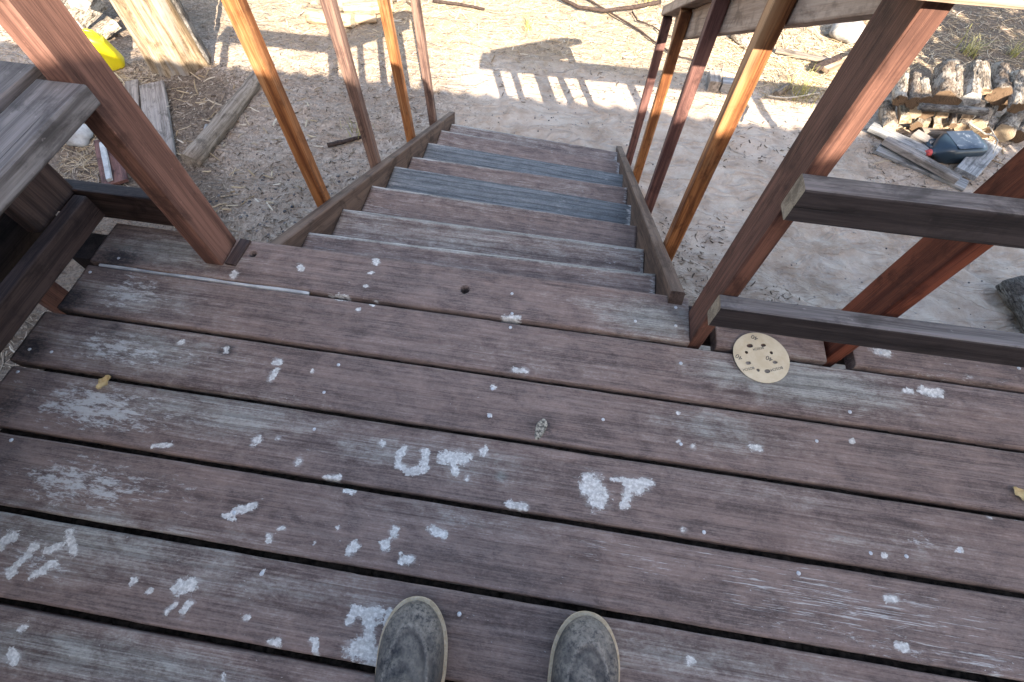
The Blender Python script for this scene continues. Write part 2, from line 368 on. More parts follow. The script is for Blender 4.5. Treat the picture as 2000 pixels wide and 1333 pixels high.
ridge = b.math('POWER', b.math('SUBTRACT', 1.0, b.math('ABSOLUTE', b.math('MULTIPLY', b.math('SUBTRACT', rn, 0.5), 4.0)), 0.0, True), 5.0)
nrm = b.bump(n3, 0.5, 0.006, b.bump(n4, 0.45, 0.015, b.bump(ridge, 0.55, 0.02)))
col = b.mix(b.math('MULTIPLY', b.ramp(rn, 0.40, 0.46), b.math('MULTIPLY', b.ramp(rn, 0.52, 0.46), 0.18)), col, (0.20, 0.145, 0.11))
M['ground'] = b.out(col, 0.95, nrm, 0.1)
me.materials.append(M['ground'])
g = bpy.data.objects.new('ground', me); COL.objects.link(g); g['kind'] = 'structure'

# ------------------------------------------------------------------ lumber builders
def lumber(name, p0, p1, wid, thick, mat, parent=None, up=(0, 0, 1), seed=0, rough=0.0008, bev=0.004, seg=0.09, endmat=None, bow=0.0, sidemat=None):
    """a sawn board from p0 to p1 (centre line), wid across, thick along 'up'; slightly uneven, rounded arrises"""
    m, L = frame(p0, p1, up)
    hw, ht = wid / 2, thick / 2; r = min(bev, hw * 0.5, ht * 0.5)
    prof = []
    for cx, cy, a0 in ((hw - r, ht - r, 0), (-hw + r, ht - r, 90), (-hw + r, -ht + r, 180), (hw - r, -ht + r, 270)):
        for k in (0, 45, 90):
            a = R(a0 + k); prof.append((cx + r * math.cos(a), cy + r * math.sin(a)))
    n = max(3, int(L / seg) + 1); P = len(prof)
    xs = np.linspace(0, L, n); off = seed * 3.7
    pr = np.array(prof); XX = np.repeat(xs, P); JJ = np.tile(np.arange(P) * 2.3, n)
    kk = np.full(n, rough); kk[0] = kk[-1] = rough * 0.4; kk = np.repeat(kk, P)
    YY = np.tile(pr[:, 0], n) + (vnoise(XX * 9 + off, JJ, seed) - 0.5) * 2 * kk + bow * np.sin(math.pi * XX / L)
    ZZ = np.tile(pr[:, 1], n) + (vnoise(XX * 9 + off + 50, JJ, seed) - 0.5) * 2 * kk
    v = np.stack([XX, YY, ZZ], 1).tolist()
    f = []
    for i in range(n - 1):
        for j in range(P):
            a = i * P + j; bq = i * P + (j + 1) % P
            f.append((a, a + P, bq + P, bq))
    f.append(tuple(range(P))[::1]); f.append(tuple(range((n - 1) * P, n * P))[::-1])
    me = mesh_from(name, v, f)
    me.materials.append(mat); me.materials.append(endmat or mat)
    me.polygons[len(f) - 1].material_index = 1; me.polygons[len(f) - 2].material_index = 1
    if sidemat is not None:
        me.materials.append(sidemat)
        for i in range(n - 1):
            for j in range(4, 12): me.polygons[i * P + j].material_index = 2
    bmn = bmesh.new(); bmn.from_mesh(me); bmesh.ops.recalc_face_normals(bmn, faces=bmn.faces); bmn.to_mesh(me); bmn.free()
    return link(name, me, None, parent, m)

def plank(name, x0, x1, wid, thick, mw, mat, parent, dx=0.006, ntop=28, fields=None, seed=0, cup=0.0, wear=0.0012, fine=None, endmat=None):
    """deck plank with a fine top grid: local x along, y across (0..wid), top z = 0"""
    if fine is None: xs = np.arange(x0, x1, dx)
    else:
        a, bb = fine
        xs = np.concatenate([np.arange(x0, max(x0, a), 0.08), np.arange(max(x0, a), min(x1, bb), dx), np.arange(min(x1, bb), x1, 0.08)])
    xs = np.append(xs, x1)
    r = 0.005
    prof = [(0.0, -thick), (0.0, -thick * 0.5), (0.0, -r)]
    for a in (30, 60): prof.append((r - r * math.cos(R(a)), -r + r * math.sin(R(a))))
    ys = np.linspace(r, wid - r, ntop)
    prof += [(float(y), 0.0) for y in ys]
    for a in (60, 30): prof.append((wid - r + r * math.cos(R(a)), -r + r * math.sin(R(a))))
    prof += [(wid, -r), (wid, -thick * 0.5), (wid, -thick)]
    pr = np.array(prof); P = len(pr); n = len(xs)
    XX = np.repeat(xs, P); YY = np.tile(pr[:, 0], n); ZZ = np.tile(pr[:, 1], n)
    top = np.clip((ZZ + thick * 0.4) / (thick * 0.4), 0, 1)
    ZZ = ZZ + top * ((fbm(XX * 3 + seed * 7, YY * 60, seed, 3) - 0.5) * 0.0016 + (fbm(XX * 14 + seed * 5, YY * 90, seed + 5, 3) - 0.5) * 0.0012)
    ZZ = ZZ - top * cup * (1 - ((YY / wid) * 2 - 1) ** 2)
    eg = (fbm(XX * 11 + seed * 9, np.sign(YY - wid / 2) * 5, seed + 9, 4) - 0.5) * 2 * wear
    side = np.clip((np.abs(YY / wid * 2 - 1) - 0.85) / 0.15, 0, 1)
    YY2 = YY + eg * side
    ZZ = ZZ - np.abs(eg) * side * top * 0.8
    co = np.stack([XX, YY2, ZZ], 1)
    attrs = {}
    if fields is not None:
        wp = (np.array(mw) @ np.concatenate([co, np.ones((len(co), 1))], 1).T).T[:, :3]
        attrs, dz = fields(wp)
        co[:, 2] += dz * (top > 0.9)
    f = []
    ii = np.arange(n * P).reshape(n, P)
    q = np.stack([ii[:-1, :-1], ii[1:, :-1], ii[1:, 1:], ii[:-1, 1:]], -1).reshape(-1, 4)
    qb = np.stack([ii[:-1, -1], ii[1:, -1], ii[1:, 0], ii[:-1, 0]], -1)
    f = [tuple(t) for t in np.concatenate([q, qb])]
    f.append(tuple(ii[0])); f.append(tuple(ii[-1][::-1]))
    me = bpy.data.meshes.new(name); me.from_pydata(co.tolist(), [], f); me.update()
    for k, a in attrs.items():
        at = me.attributes.new(k, 'FLOAT', 'POINT'); at.data.foreach_set('value', a.astype(np.float32))
    sm = np.ones(len(me.polygons), bool); sm[-2:] = False
    me.polygons.foreach_set('use_smooth', sm)
    me.materials.append(mat)
    bmn = bmesh.new(); bmn.from_mesh(me); bmesh.ops.recalc_face_normals(bmn, faces=bmn.faces); bmn.to_mesh(me); bmn.free()
    return link(name, me, None, parent, mw)

def disc_mesh(name, r, n=10, h=0.0012):
    v = [(0, 0, h)] + [(r * 0.75 * math.cos(2 * math.pi * k / n), r * 0.75 * math.sin(2 * math.pi * k / n), h) for k in range(n)]
    v += [(r * math.cos(2 * math.pi * k / n), r * math.sin(2 * math.pi * k / n), -0.001) for k in range(n)]
    f = [(0, 1 + k, 1 + (k + 1) % n) for k in range(n)]
    f += [(1 + k, 1 + n + k, 1 + n + (k + 1) % n, 1 + (k + 1) % n) for k in range(n)]
    return mesh_from(name, v, f, True)

# ------------------------------------------------------------------ deck
PITCH, GAP = 0.148, 0.0115
# paint left on the boards: (x0, y0, x1, y1, radius) in photo pixels on the deck plane
PAINT = [
 (790,877,776,891,7),(776,891,780,912,7),(780,912,800,919,7),(800,919,830,919,7),(830,919,830,884,8),
 (868,893,905,895,12),(885,905,890,922,7),(905,893,918,893,6),(946,876,944,888,6),(912,930,912,936,5),
 (1158,945,1168,972,20),(1146,958,1160,966,12),(1195,937,1275,943,6),(1240,945,1265,948,9),(1228,953,1222,985,10),(1225,950,1250,956,9),
 (995,984,1026,989,8),(770,1036,772,1042,10),(842,1036,866,1046,8),(754,1058,752,1070,8),(684,1074,692,1068,10),(781,1079,781,1079,4),(786,1096,800,1093,9),
 (683,1210,695,1187,8),(695,1194,741,1200,11),(720,1200,716,1268,12),(695,1268,748,1292,18),(762,1191,750,1230,6),
 (66,1068,17,1121,9),(87,1080,115,1065,7),(105,1100,67,1121,9),(137,1041,143,1079,9),(5,1062,22,1050,12),
 (350,1146,375,1140,13),(259,1137,260,1135,7),(289,1156,290,1154,6),(322,1197,340,1180,6),(355,1199,372,1180,7),
 (478,1211,478,1211,6),(511,1120,511,1120,5),(525,1048,525,1054,7),(546,1034,551,1034,5),(455,1003,498,990,7),(438,1008,455,1010,6),
 (616,1058,616,1058,4),(662,1029,662,1029,5),(530,1256,544,1256,8),(612,1250,616,1278,7),(44,1226,44,1226,8),(20,1280,28,1288,10),(436,1326,436,1326,6),
 (537,706,545,706,7),(530,740,540,724,6),(609,729,609,725,4),(350,669,356,669,5),(500,862,504,860,8),(542,855,542,855,5),(584,900,584,904,7),
 (635,932,662,934,6),(676,961,694,962,5),(300,873,335,868,5),(443,680,443,688,5),
 (585,521,589,525,6),(733,510,737,513,7),(722,533,724,533,4),(713,561,715,561,4),(660,580,676,582,6),(732,590,728,594,5),(698,605,700,605,4),
 (986,621,1012,621,6),(455,540,460,534,7),(640,577,648,578,4),(1005,722,1028,726,6),(965,757,966,757,5),(955,812,956,812,5),(745,863,749,867,5),
 (1806,764,1834,768,10),(1770,763,1780,765,5),(1468,872,1482,875,7),(1324,807,1324,807,4),(1328,864,1328,864,5),(1352,874,1352,874,5),
 (1662,862,1664,862,5),(1870,1075,1876,1077,5),(1725,1086,1727,1086,5),(1735,1170,1748,1173,7),(1755,1263,1770,1266,8),(1345,1290,1350,1290,7),
 (1335,1036,1335,1036,5),(1715,688,1730,690,8),(1930,1010,1930,1010,4),(1985,1010,1990,1012,5),
]
PATCH = [(235,684,120,34,1.0),(190,796,165,52,1.05),(165,944,165,56,1.0),(255,572,85,44,0.9),(330,700,140,30,0.6),(300,815,190,40,0.6),(280,960,190,45,0.6),(1860,735,200,30,0.5),(1650,760,160,30,0.45),(1700,1260,260,50,0.6),(395,700,60,18,0.5),(60,1090,110,60,0.7),(30,1250,60,50,0.5),
         (1800,1055,60,28,0.75),(905,1022,55,14,0.7),(1720,688,45,12,0.9),(1560,1235,70,30,0.6),(1950,1310,60,25,0.7),(1640,690,90,14,0.4),(330,770,60,30,0.4)]
STREAK = [(1650,1180,420,90,1.0),(1250,1090,260,60,0.75),(860,1040,280,60,0.7),(430,700,130,30,0.7),(400,820,160,45,0.75),(250,940,240,55,0.7),
          (620,960,200,50,0.45),(1900,1290,200,60,0.9),(430,530,230,10,0.6),(620,470,20,10,0.9),(1000,600,300,30,0.3),(1780,720,200,20,0.4),(560,1010,180,30,0.6)]
GREY = [(1560,745,230,52,1.0),(1275,622,110,42,0.95),(1180,595,90,18,0.55),(330,490,150,38,0.8),(270,680,230,55,0.65),(420,800,330,60,0.65),(880,900,300,60,0.45),
        (1400,840,180,50,0.6),(1500,960,300,40,0.35),(200,1060,420,70,0.7),(450,1130,350,60,0.55),(200,1290,420,60,0.8),(1350,1290,300,60,0.6),(900,1010,320,40,0.35),
        (979,930,17,15,0.9),(720,880,160,40,0.6),(1750,1060,200,60,0.35),(260,580,180,40,0.6),(1050,700,250,40,0.3)]
DARK = [(230,505,70,30,0.9),(120,585,70,40,0.95),(60,680,55,40,0.85),(190,620,60,35,0.6),(20,790,50,60,0.7),(0,900,40,50,0.6),(222,640,24,16,0.7),(1320,615,30,45,0.55),
        (443,684,22,16,0.9),(1062,835,45,34,0.75),(1665,935,40,24,0.55),(1470,876,24,18,0.5),(740,700,24,14,0.6),(1500,775,60,30,0.2),(585,522,20,12,0.6),(1874,1076,16,10,0.6),
        (1210,648,16,8,0.7),(1420,690,50,20,0.35),(420,505,30,25,0.5),(960,566,0.1,0.1,0)]
HOLES = [(493,497,0.0085),(908,566,0.0105)]
def _ell(lst):
    out = []
    for (x, y, rx, ry, s) in lst:
        c0 = at_z(x, y); ax = (at_z(x + 10, y + 1.6) - c0).length / 10; ay = (at_z(x, y + 10) - c0).length / 10
        out.append((c0.x, c0.y, max(rx * ax, 1e-3), max(ry * ay, 1e-3), s))
    return out
_PAINT = []
for (x0, y0, x1, y1, r) in PAINT:
    a = at_z(x0, y0); bq = at_z(x1, y1); px = (at_z(x0 + 10, y0) - a).length / 10
    _PAINT.append((a.x, a.y, bq.x, bq.y, r * px))
_PATCH, _STREAK, _GREY, _DARK = _ell(PATCH), _ell(STREAK), _ell(GREY), _ell(DARK)
_HOLES = [(at_z(x, y).x, at_z(x, y).y, r) for x, y, r in HOLES]
def deck_fields(wp):
    x, y = wp[:, 0], wp[:, 1]
    wx = x + (fbm(x * 40, y * 40, 71, 3) - 0.5) * 0.010; wy = y + (fbm(x * 40, y * 40, 81, 3) - 0.5) * 0.010
    paint = np.zeros(len(x))
    for ax, ay, bx, by, r in _PAINT:
        if ay < y.min() - .08 and by < y.min() - .08: continue
        if ay > y.max() + .08 and by > y.max() + .08: continue
        dx, dy = bx - ax, by - ay; L2 = dx * dx + dy * dy + 1e-9
        t = np.clip(((wx - ax) * dx + (wy - ay) * dy) / L2, 0, 1)
        d = np.hypot(wx - ax - t * dx, wy - ay - t * dy)
        paint = np.maximum(paint, np.clip(1.0 - 0.5 * d / r, 0, 1))
    def area(lst, p=1.0):
        o = np.zeros(len(x))
        for cx, cy, rx, ry, s in lst:
            o = np.maximum(o, s * np.exp(-(((x - cx) / rx) ** 2 + ((y - cy) / ry) ** 2) * p))
        return o
    hole = np.zeros(len(x)); dark = area(_DARK)
    for cx, cy, r in _HOLES:
        d = np.hypot(x - cx, y - cy)
        hole = np.maximum(hole, np.clip((r - d) / 0.003, 0, 1))
        dark = np.maximum(dark, np.clip(1.6 - d / r * 0.9, 0, 1) * (d < r * 1.5))  # shade inside the bored holes painted as dark tone
    return {'paint': paint, 'patch': area(_PATCH), 'streak': area(_STREAK), 'grey': area(_GREY), 'dark': np.maximum(dark, hole * 2)}, -hole * 0.03

deck = empty('deck', (0, 0, 0), 'weathered brown plank deck with scuffed white paint marks, filling the foreground', 'deck')
def T(x, y, z): return Matrix.Translation((x, y, z))
FINE = (-1.3, 1.75)
rows = []
for k in range(0, 30):
    y0 = -k * PITCH + GAP / 2; wid = PITCH - GAP
    if k == 0:
        spans = [(-1.196, 0.351), (0.414, 0.672), (0.738, 4.5)]; wid = 0.134
    else:
        spans = [(-1.20 + 0.012 * math.sin(k * 2.3), 4.5)]
    for si, (a, c2) in enumerate(spans):
        vis = k <= 7
        o = plank('board', a, c2, wid, 0.036, T(0, y0, 0.0009 * math.sin(k * 3.1) ), M['deck'], deck, dx=0.0045 if k == 0 else 0.006, ntop=34 if k == 0 else 26 if vis else 4,
                  fields=deck_fields if vis else None, seed=k * 3 + si, cup=0.0010 * math.sin(k * 1.7), fine=FINE if vis else (0, 0.1))
        rows.append(o)
# joists and rim under the boards
for i, x in enumerate((-1.12, -0.70, -0.28, 0.14, 0.56, 0.98, 1.40, 1.82, 2.24)):
    lumber('joist', (x, -4.4, -0.11), (x, 0.10, -0.11), 0.038, 0.145, M['dark'], deck, seed=i)
lumber('rim_board', (-1.20, 0.128, -0.108), (4.5, 0.128, -0.108), 0.034, 0.14, M['old'], deck, seed=20)
for i, (x, y) in enumerate(((-1.235, 0.06), (-1.235, -1.7), (0.75, -1.0), (2.4, 0.05), (4.4, 0.05))):
    lumber('post', (x, y, GZ - 0.1), (x, y, -0.04 if i else -0.012), 0.07, 0.085, M['dark'], deck, up=(0, 1, 0), seed=30 + i)
lumber('filler_strip', (-0.828, 0.05, 0.004), (-0.822, 0.134, 0.004), 0.030, 0.007, M['old'], deck, seed=44)
lumber('filler_strip', (-1.165, -0.001, -0.004), (-0.60, 0.000, -0.004), 0.0075, 0.006, M['whitestone'], deck, seed=45, rough=0.0016, bev=0.001, seg=0.02)
# dirt between the boards, near black along every gap to stand in for shade
M['gapdirt_shade'] = plain('gap_dirt_shade', (0.006, 0.005, 0.004), (0.040, 0.029, 0.021), 90, 0.95, 0.1, 0.8)
v = []; f = []
for k in range(0, 9):
    yc = -k * PITCH; x = -1.15
    while x < 2.2:
        L = RNG.uniform(0.12, 0.5); n = int(L / 0.012) + 2; o = len(v)
        for i in range(n):
            z = -0.030 + 0.016 * float(vnoise(x * 40 + i * 0.7, k * 3.0, 5)) - (0.012 if i in (0, n - 1) else 0)
            for q in (-1, 0, 1): v.append((x + L * i / (n - 1), yc + q * GAP * 0.5, z - abs(q) * 0.004 * RNG.random()))
        for i in range(n - 1):
            for q in range(2): a = o + i * 3 + q; f.append((a, a + 3, a + 4, a + 1))
        x += L * 0.97
gd = link('gap_dirt_shade', mesh_from('gap_dirt_shade', v, f, True), M['gapdirt_shade'], deck); gd['kind'] = 'stuff'
# nail heads in the boards
NAILS = [(202,462),(232,505),(118,545),(176,532),(101,688),(58,683),(35,727),(22,860),(661,713),(633,767),(614,839),(1241,628),(1243,666),(1320,601),(1320,637),
         (1000,613),(997,640),(1000,574),(1660,805),(1770,1087),(1375,1040),(511,1121),(1700,1081),(1330,868),(1595,862),(1873,1077),(1560,1120),(457,1002),(1450,1067),
         (897,1200),(987,1153),(962,760),(955,813),(1178,820),(1330,710),(1720,690),(1990,720)]
nm = disc_mesh('nail', 0.0042)
for x, y in NAILS:
    p = at_z(x, y)
    own = None
    for o in rows:
        ys = [v[1] for v in o.bound_box]; yy = p.y - o.location.y
        xs_ = [v[0] for v in o.bound_box]
        if min(ys) + .006 < yy < max(ys) - .006 and min(xs_) < p.x < max(xs_): own = o
    if own is None: continue
    n = bpy.data.objects.new('nail', nm); COL.objects.link(n)
    if not nm.materials: nm.materials.append(M['nail'])
    n.parent = own; n.location = (p.x, p.y - own.location.y, 0.0006)

# ------------------------------------------------------------------ staircase
XL, XR = -0.750, 0.297
stairs = empty('staircase', (0, 0, 0), 'wooden staircase of narrow worn treads descending from the deck to the sand', 'staircase')
def tread_fields(seed, grey, dark_r, yf):
    def fn(wp):
        x, y = wp[:, 0], wp[:, 1]
        t = (x - XL) / (XR - XL); nose = np.clip((y - yf + 0.014) / 0.008, 0, 1)
        return {'grey': grey + 0.8 * nose + 0.25 * fbm(x * 3, y * 9, seed, 2), 'patch': np.clip((t - 0.965) / 0.03, 0, 1) * (0.9 if seed % 3 else 0.3) + 0.5 * np.exp(-((x + 0.1 - 0.1 * (seed % 4)) / 0.04) ** 2),
                'streak': np.full(len(x), 0.35) + 0.55 * nose + 0.5 * np.clip((0.25 - t) / 0.25, 0, 1), 'dark': dark_r * np.clip((t - 0.55) / 0.45, 0, 1) * 0.8 + 0.25 * np.clip((0.06 - t) / 0.06, 0, 1),
                'paint': np.zeros(len(x))}, np.zeros(len(x))
    return fn
TY = [0.288, 0.505, 0.746, 0.990, 1.210, 1.467, 1.72, 1.945]
ZL = [-0.118, -0.238, -0.354, -0.468, -0.598, -0.720, -0.832, -0.955]
ZR = [-0.105, -0.252, -0.384, -0.516, -0.622, -0.770, -0.905, -1.015]
for k in range(8):
    yf = TY[k]; wid = 0.225 + 0.02
    p0 = Vector((XL, yf - wid, ZL[k])); p1 = Vector((XR, yf - wid - (0.012 if k > 1 else 0), ZR[k]))
    m, L = frame(p0, p1, (0, 0, 1))
    gre = (0.15, 0.35, 0.12, 0.9, 0.1, 0.9, 0.1, 0.25)[k]
    plank('tread', 0.002, L - 0.002, wid, 0.036, m, M['tread_grey'] if k in (3, 5) else M['deck'], stairs, dx=0.012, ntop=22,
          fields=tread_fields(k * 5 + 2, gre, (0.5, 0.5, 0.6, 0.7, 0.3, 0.5, 0.3, 0.2)[k], yf), seed=60 + k, cup=0.0015, wear=0.0018)
def zsL(y): return 0.048 - 0.489 * y
def zsR(y): return 0.105 - 0.572 * y
SW, ST = 0.036, 0.205
for (x, zf, ye) in ((XL - SW / 2 - 0.001, zsL, 2.02), (XR + SW / 2 + 0.001, zsR, 2.02)):
    s = (zf(1) - zf(0)); c = math.cos(math.atan(s))
    dz = ST / 2 / c
    lumber('stringer', (x, 0.08, zf(0.08) - dz), (x, ye, zf(ye) - dz), SW, ST, M['stringer'], stairs, up=(0, -s, 1), seed=int(x * 10) + 90, endmat=M['stringer'])

# ------------------------------------------------------------------ railings
def vpost(name, x0, x1, y0, y1, z0, z1, mat, parent, seed=0):
    return lumber(name, ((x0 + x1) / 2, (y0 + y1) / 2, z0), ((x0 + x1) / 2, (y0 + y1) / 2, z1), abs(x1 - x0), abs(y1 - y0), mat, parent, up=(0, 1, 0), seed=seed, rough=0.0011)
BW = 0.040
# right stair railing
rs_ = empty('stair_railing', (0.36, 0.3, -0.3), 'sloping stair handrail with four square balusters on the right of the steps', 'railing')
for i, (y, mt) in enumerate(((0.45, 'orange'), (0.92, 'rosy'), (1.39, 'orange'), (1.79, 'rosy'))):
    vpost('baluster', XR + SW + 0.003, XR + SW + 0.003 + BW, y - BW / 2, y + BW / 2, zsR(y) - 0.17, 0.85 - 0.565 * y - 0.004, M[mt], rs_, 100 + i)
def slope_board(name, x, y0, y1, zline, wid, thick, mat, parent, seed):
    s = zline(1) - zline(0)
    return lumber(name, (x, y0, zline(y0)), (x, y1, zline(y1)), wid, thick, mat, parent, up=(0, -s, 1), seed=seed, endmat=M['cut'])
capR = lambda y: 0.875 - 0.565 * y
slope_board('handrail_cap', 0.404, 0.155, 1.84, lambda y: capR(y), 0.150, 0.036, M['capwood'], rs_, 110)
slope_board('handrail', 0.396, 0.125, 1.70, lambda y: capR(y) - 0.021 - 0.053, 0.036, 0.092, M['capwood'], rs_, 111)
# left stair railing
ls_ = empty('stair_railing', (-0.80, 0.3, -0.3), 'sloping stair handrail with four square balusters on the left of the steps', 'railing')
for i, (y, mt) in enumerate(((0.50, 'orange'), (0.945, 'pale'), (1.395, 'orange'), (1.785, 'pale'))):
    vpost('baluster', XL - SW - 0.003 - BW, XL - SW - 0.003, y - BW / 2, y + BW / 2, zsL(y) - 0.17, 0.845 - 0.505 * y - 0.004, M[mt], ls_, 120 + i)
capL = lambda y: 0.868 - 0.505 * y
slope_board('handrail_cap', -0.86, 0.155, 1.86, lambda y: capL(y), 0.150, 0.036, M['capwood'], ls_, 130)
slope_board('handrail', -0.853, 0.14, 1.74, lambda y: capL(y) - 0.021 - 0.053, 0.036, 0.092, M['capwood'], ls_, 131)
# right deck railing
dr = empty('deck_railing', (0.37, 0.05, 0), 'deck railing with two grey horizontal rails and brown posts on the right', 'railing')
vpost('newel_post', 0.352, 0.384, 0.010, 0.100, -0.26, 0.754, M['newel'], dr, 140)
vpost('post', 0.688, 0.722, 0.030, 0.120, -0.26, 0.754, M['redpost'], dr, 141)
vpost('post', 1.32, 1.356, 0.012, 0.10, -0.26, 0.754, M['redpost'], dr, 142)
vpost('post', 3.9, 3.936, 0.012, 0.10, -0.26, 0.754, M['redpost'], dr, 148)
vpost('post', 2.20, 2.236, 0.012, 0.10, -0.26, 0.754, M['redpost'], dr, 143)
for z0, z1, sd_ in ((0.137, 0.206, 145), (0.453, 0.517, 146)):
    lumber('rail', (0.343, -0.0125, (z0 + z1) / 2), (4.5, -0.0125, (z0 + z1) / 2), 0.036, z1 - z0, M['greyrail'], dr, seed=sd_, endmat=M['cut'], sidemat=M['railside_shade'])
lumber('rail_cap', (0.272, 0.062, 0.7735), (4.5, 0.062, 0.7735), 0.165, 0.036, M['capwood'], dr, seed=147, endmat=M['cut'])
# left newel and its short rail behind the bench
ln = empty('newel_post', (-0.873, 0.09, 0), 'thick brown newel post beside the bench, sunlit in its upper half', 'post')
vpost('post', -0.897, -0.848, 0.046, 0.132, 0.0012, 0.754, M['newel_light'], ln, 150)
lumber('rail_cap', (-0.80, 0.062, 0.7735), (-1.75, 0.062, 0.7735), 0.165, 0.036, M['capwood'], ln, seed=151)
vpost('corner_post', -1.73, -1.695, 0.05, 0.13, GZ - 0.1, 0.754, M['newel'], ln, 152)

# ------------------------------------------------------------------ bench on the left
bench = empty('bench', (-1.25, -0.3, 0), 'built-in deck bench of weathered seat boards at the left edge', 'bench')
xb = -0.822
for i in range(5):
    wd = 0.092
    lumber('seat_board', (xb - wd / 2, -1.5, 0.481), (xb - wd / 2, (0.043, 0.080, 0.075, 0.07, 0.078)[i], 0.481), wd, 0.038, M['old'] if i > 1 else M['greyrail'], bench, seed=160 + i, rough=0.0014)
    xb -= wd + 0.022
for i, y in enumerate((0.085, -0.75, -1.4)):
    lumber('leg', (-1.272, y, 0.09), (-1.272, y, 0.458), 0.15, 0.036, M['old'], bench, up=(1, 0, 0), seed=170 + i)
    lumber('bracket', (-1.34, y - 0.12, 0.425), (-1.02, y - 0.12, 0.425), 0.036, 0.07, M['dark'], bench, seed=175 + i)
lumber('foot_rail', (-1.222, -1.6, 0.064), (-1.222, 0.135, 0.064), 0.036, 0.070, M['old'], bench, seed=180)
lumber('cross_rail', (-1.42, 0.168, 0.05), (-0.93, 0.168, 0.05), 0.036, 0.100, M['old'], bench, seed=181)
lumber('shade_board', (-1.40, -1.6, 0.10), (-1.40, 0.14, 0.10), 0.036, 0.30, M['dark'], bench, seed=182)  # added dark board standing in for the deep shade under the bench

# ------------------------------------------------------------------ house behind the photographer (its eave throws the shade)
house = empty('house', (0, -4.6, GZ), 'board-sided house with a corrugated metal eave behind the deck', 'house')
EY, EZ = -4.0, 0.557 + 0.668 * 4.0
nxr = 700; xs = np.linspace(-7, 7, nxr)
v = []; f = []
for j, yy in enumerate(np.linspace(EY, EY - 3.2, 4)):
    for x in xs:
        v.append((x, yy, EZ + 0.30 * (EY - yy) + 0.013 * math.sin(2 * math.pi * x / 0.152) + (0.010 * math.sin(x * 3.1) if j == 0 else 0)))
for j in range(3):
    for i in range(nxr - 1):
        a = j * nxr + i; f.append((a, a + 1, a + 1 + nxr, a + nxr))
M['roof'] = plain('galvanised_roof', (0.22, 0.22, 0.23), (0.32, 0.32, 0.33), 5, 0.5)
M['siding'] = lumber_material('house_siding', (0.12, 0.085, 0.065), (0.20, 0.15, 0.115))
ro = link('roof', mesh_from('roof', v, f, True), M['roof'], house)
sol = ro.modifiers.new('thick', 'SOLIDIFY'); sol.thickness = 0.004; sol.offset = -1
for i in range(32):
    z = GZ + 0.08 + i * 0.155
    if z > 3.3: break
    lumber('siding_board', (-7, -4.6, z), (7, -4.6, z), 0.022, 0.15, M['siding'], house, seed=200 + i, seg=1.5)
lumber('fascia', (-7, EY - 0.12, EZ - 0.10), (7, EY - 0.12, EZ - 0.10), 0.03, 0.12, M['siding'], house, seed=230, seg=1.5)

# ------------------------------------------------------------------ juniper to the right of the deck (dappled shade)
tree = empty('juniper_tree', (4.9, -0.7, GZ), 'bushy juniper tree beyond the right end of the deck', 'tree')
def tube(name, pts, rads, mat, parent=None, n=8, seed=0, wob=0.0, caps=True, capmat=None, as_mesh=False):
    pts = [Vector(p) for p in pts]; v = []; f = []
    t0 = (pts[1] - pts[0]).normalized(); up = Vector((0, 0, 1)) if abs(t0.z) < 0.9 else Vector((1, 0, 0))
    y = (up - t0 * up.dot(t0)).normalized()
    for i, p in enumerate(pts):
        t = (pts[min(i + 1, len(pts) - 1)] - pts[max(i - 1, 0)]).normalized()
        y = (y - t * y.dot(t)).normalized(); z = t.cross(y)
        for k in range(n):
            a = 2 * math.pi * k / n
            rr = rads[i] * (1 + wob * (float(vnoise(k * 1.7 + seed * 5.1, i * 0.9 + seed, seed)) - 0.5) * 2)
            v.append(p + y * (rr * math.cos(a)) + z * (rr * math.sin(a)))
    for i in range(len(pts) - 1):
        for k in range(n):
            a = i * n + k; c = i * n + (k + 1) % n
            f.append((a, c, c + n, a + n))
    if caps:
        f.append(tuple(range(n))[::-1]); f.append(tuple(range((len(pts) - 1) * n, len(pts) * n)))
    me = mesh_from(name, v, f, True)
    me.materials.append(mat); me.materials.append(capmat or mat)
    if caps:
        for q in (-1, -2):
            me.polygons[len(f) + q].material_index = 1; me.polygons[len(f) + q].use_smooth = False
    if as_mesh: return me
    return link(name, me, None, parent)
tp = [(4.9, -0.7, GZ - 0.1), (4.85, -0.68, 0.0), (4.95, -0.75, 1.0), (4.85, -0.6, 2.2), (4.9, -0.7, 3.2)]
tube('trunk', tp, [0.16, 0.13, 0.11, 0.08, 0.03], M['darkbark'], tree, 10, 3, 0.2)
for i in range(14):
    a = i * 2.4; z = 0.7 + i * 0.17; L = 1.15 - 0.04 * i
    p0 = Vector((4.9, -0.7, z)); p1 = p0 + Vector((math.cos(a) * L, math.sin(a) * L, 0.25)); pm = (p0 + p1) / 2 + Vector((0, 0, -0.05))
    tube('limb', [p0, pm, p1], [0.035, 0.022, 0.008], M['darkbark'], tree, 6, i)
M['foliage'] = plain('juniper_foliage', (0.045, 0.065, 0.03), (0.09, 0.11, 0.05), 8, 0.8)
v = []; f = []
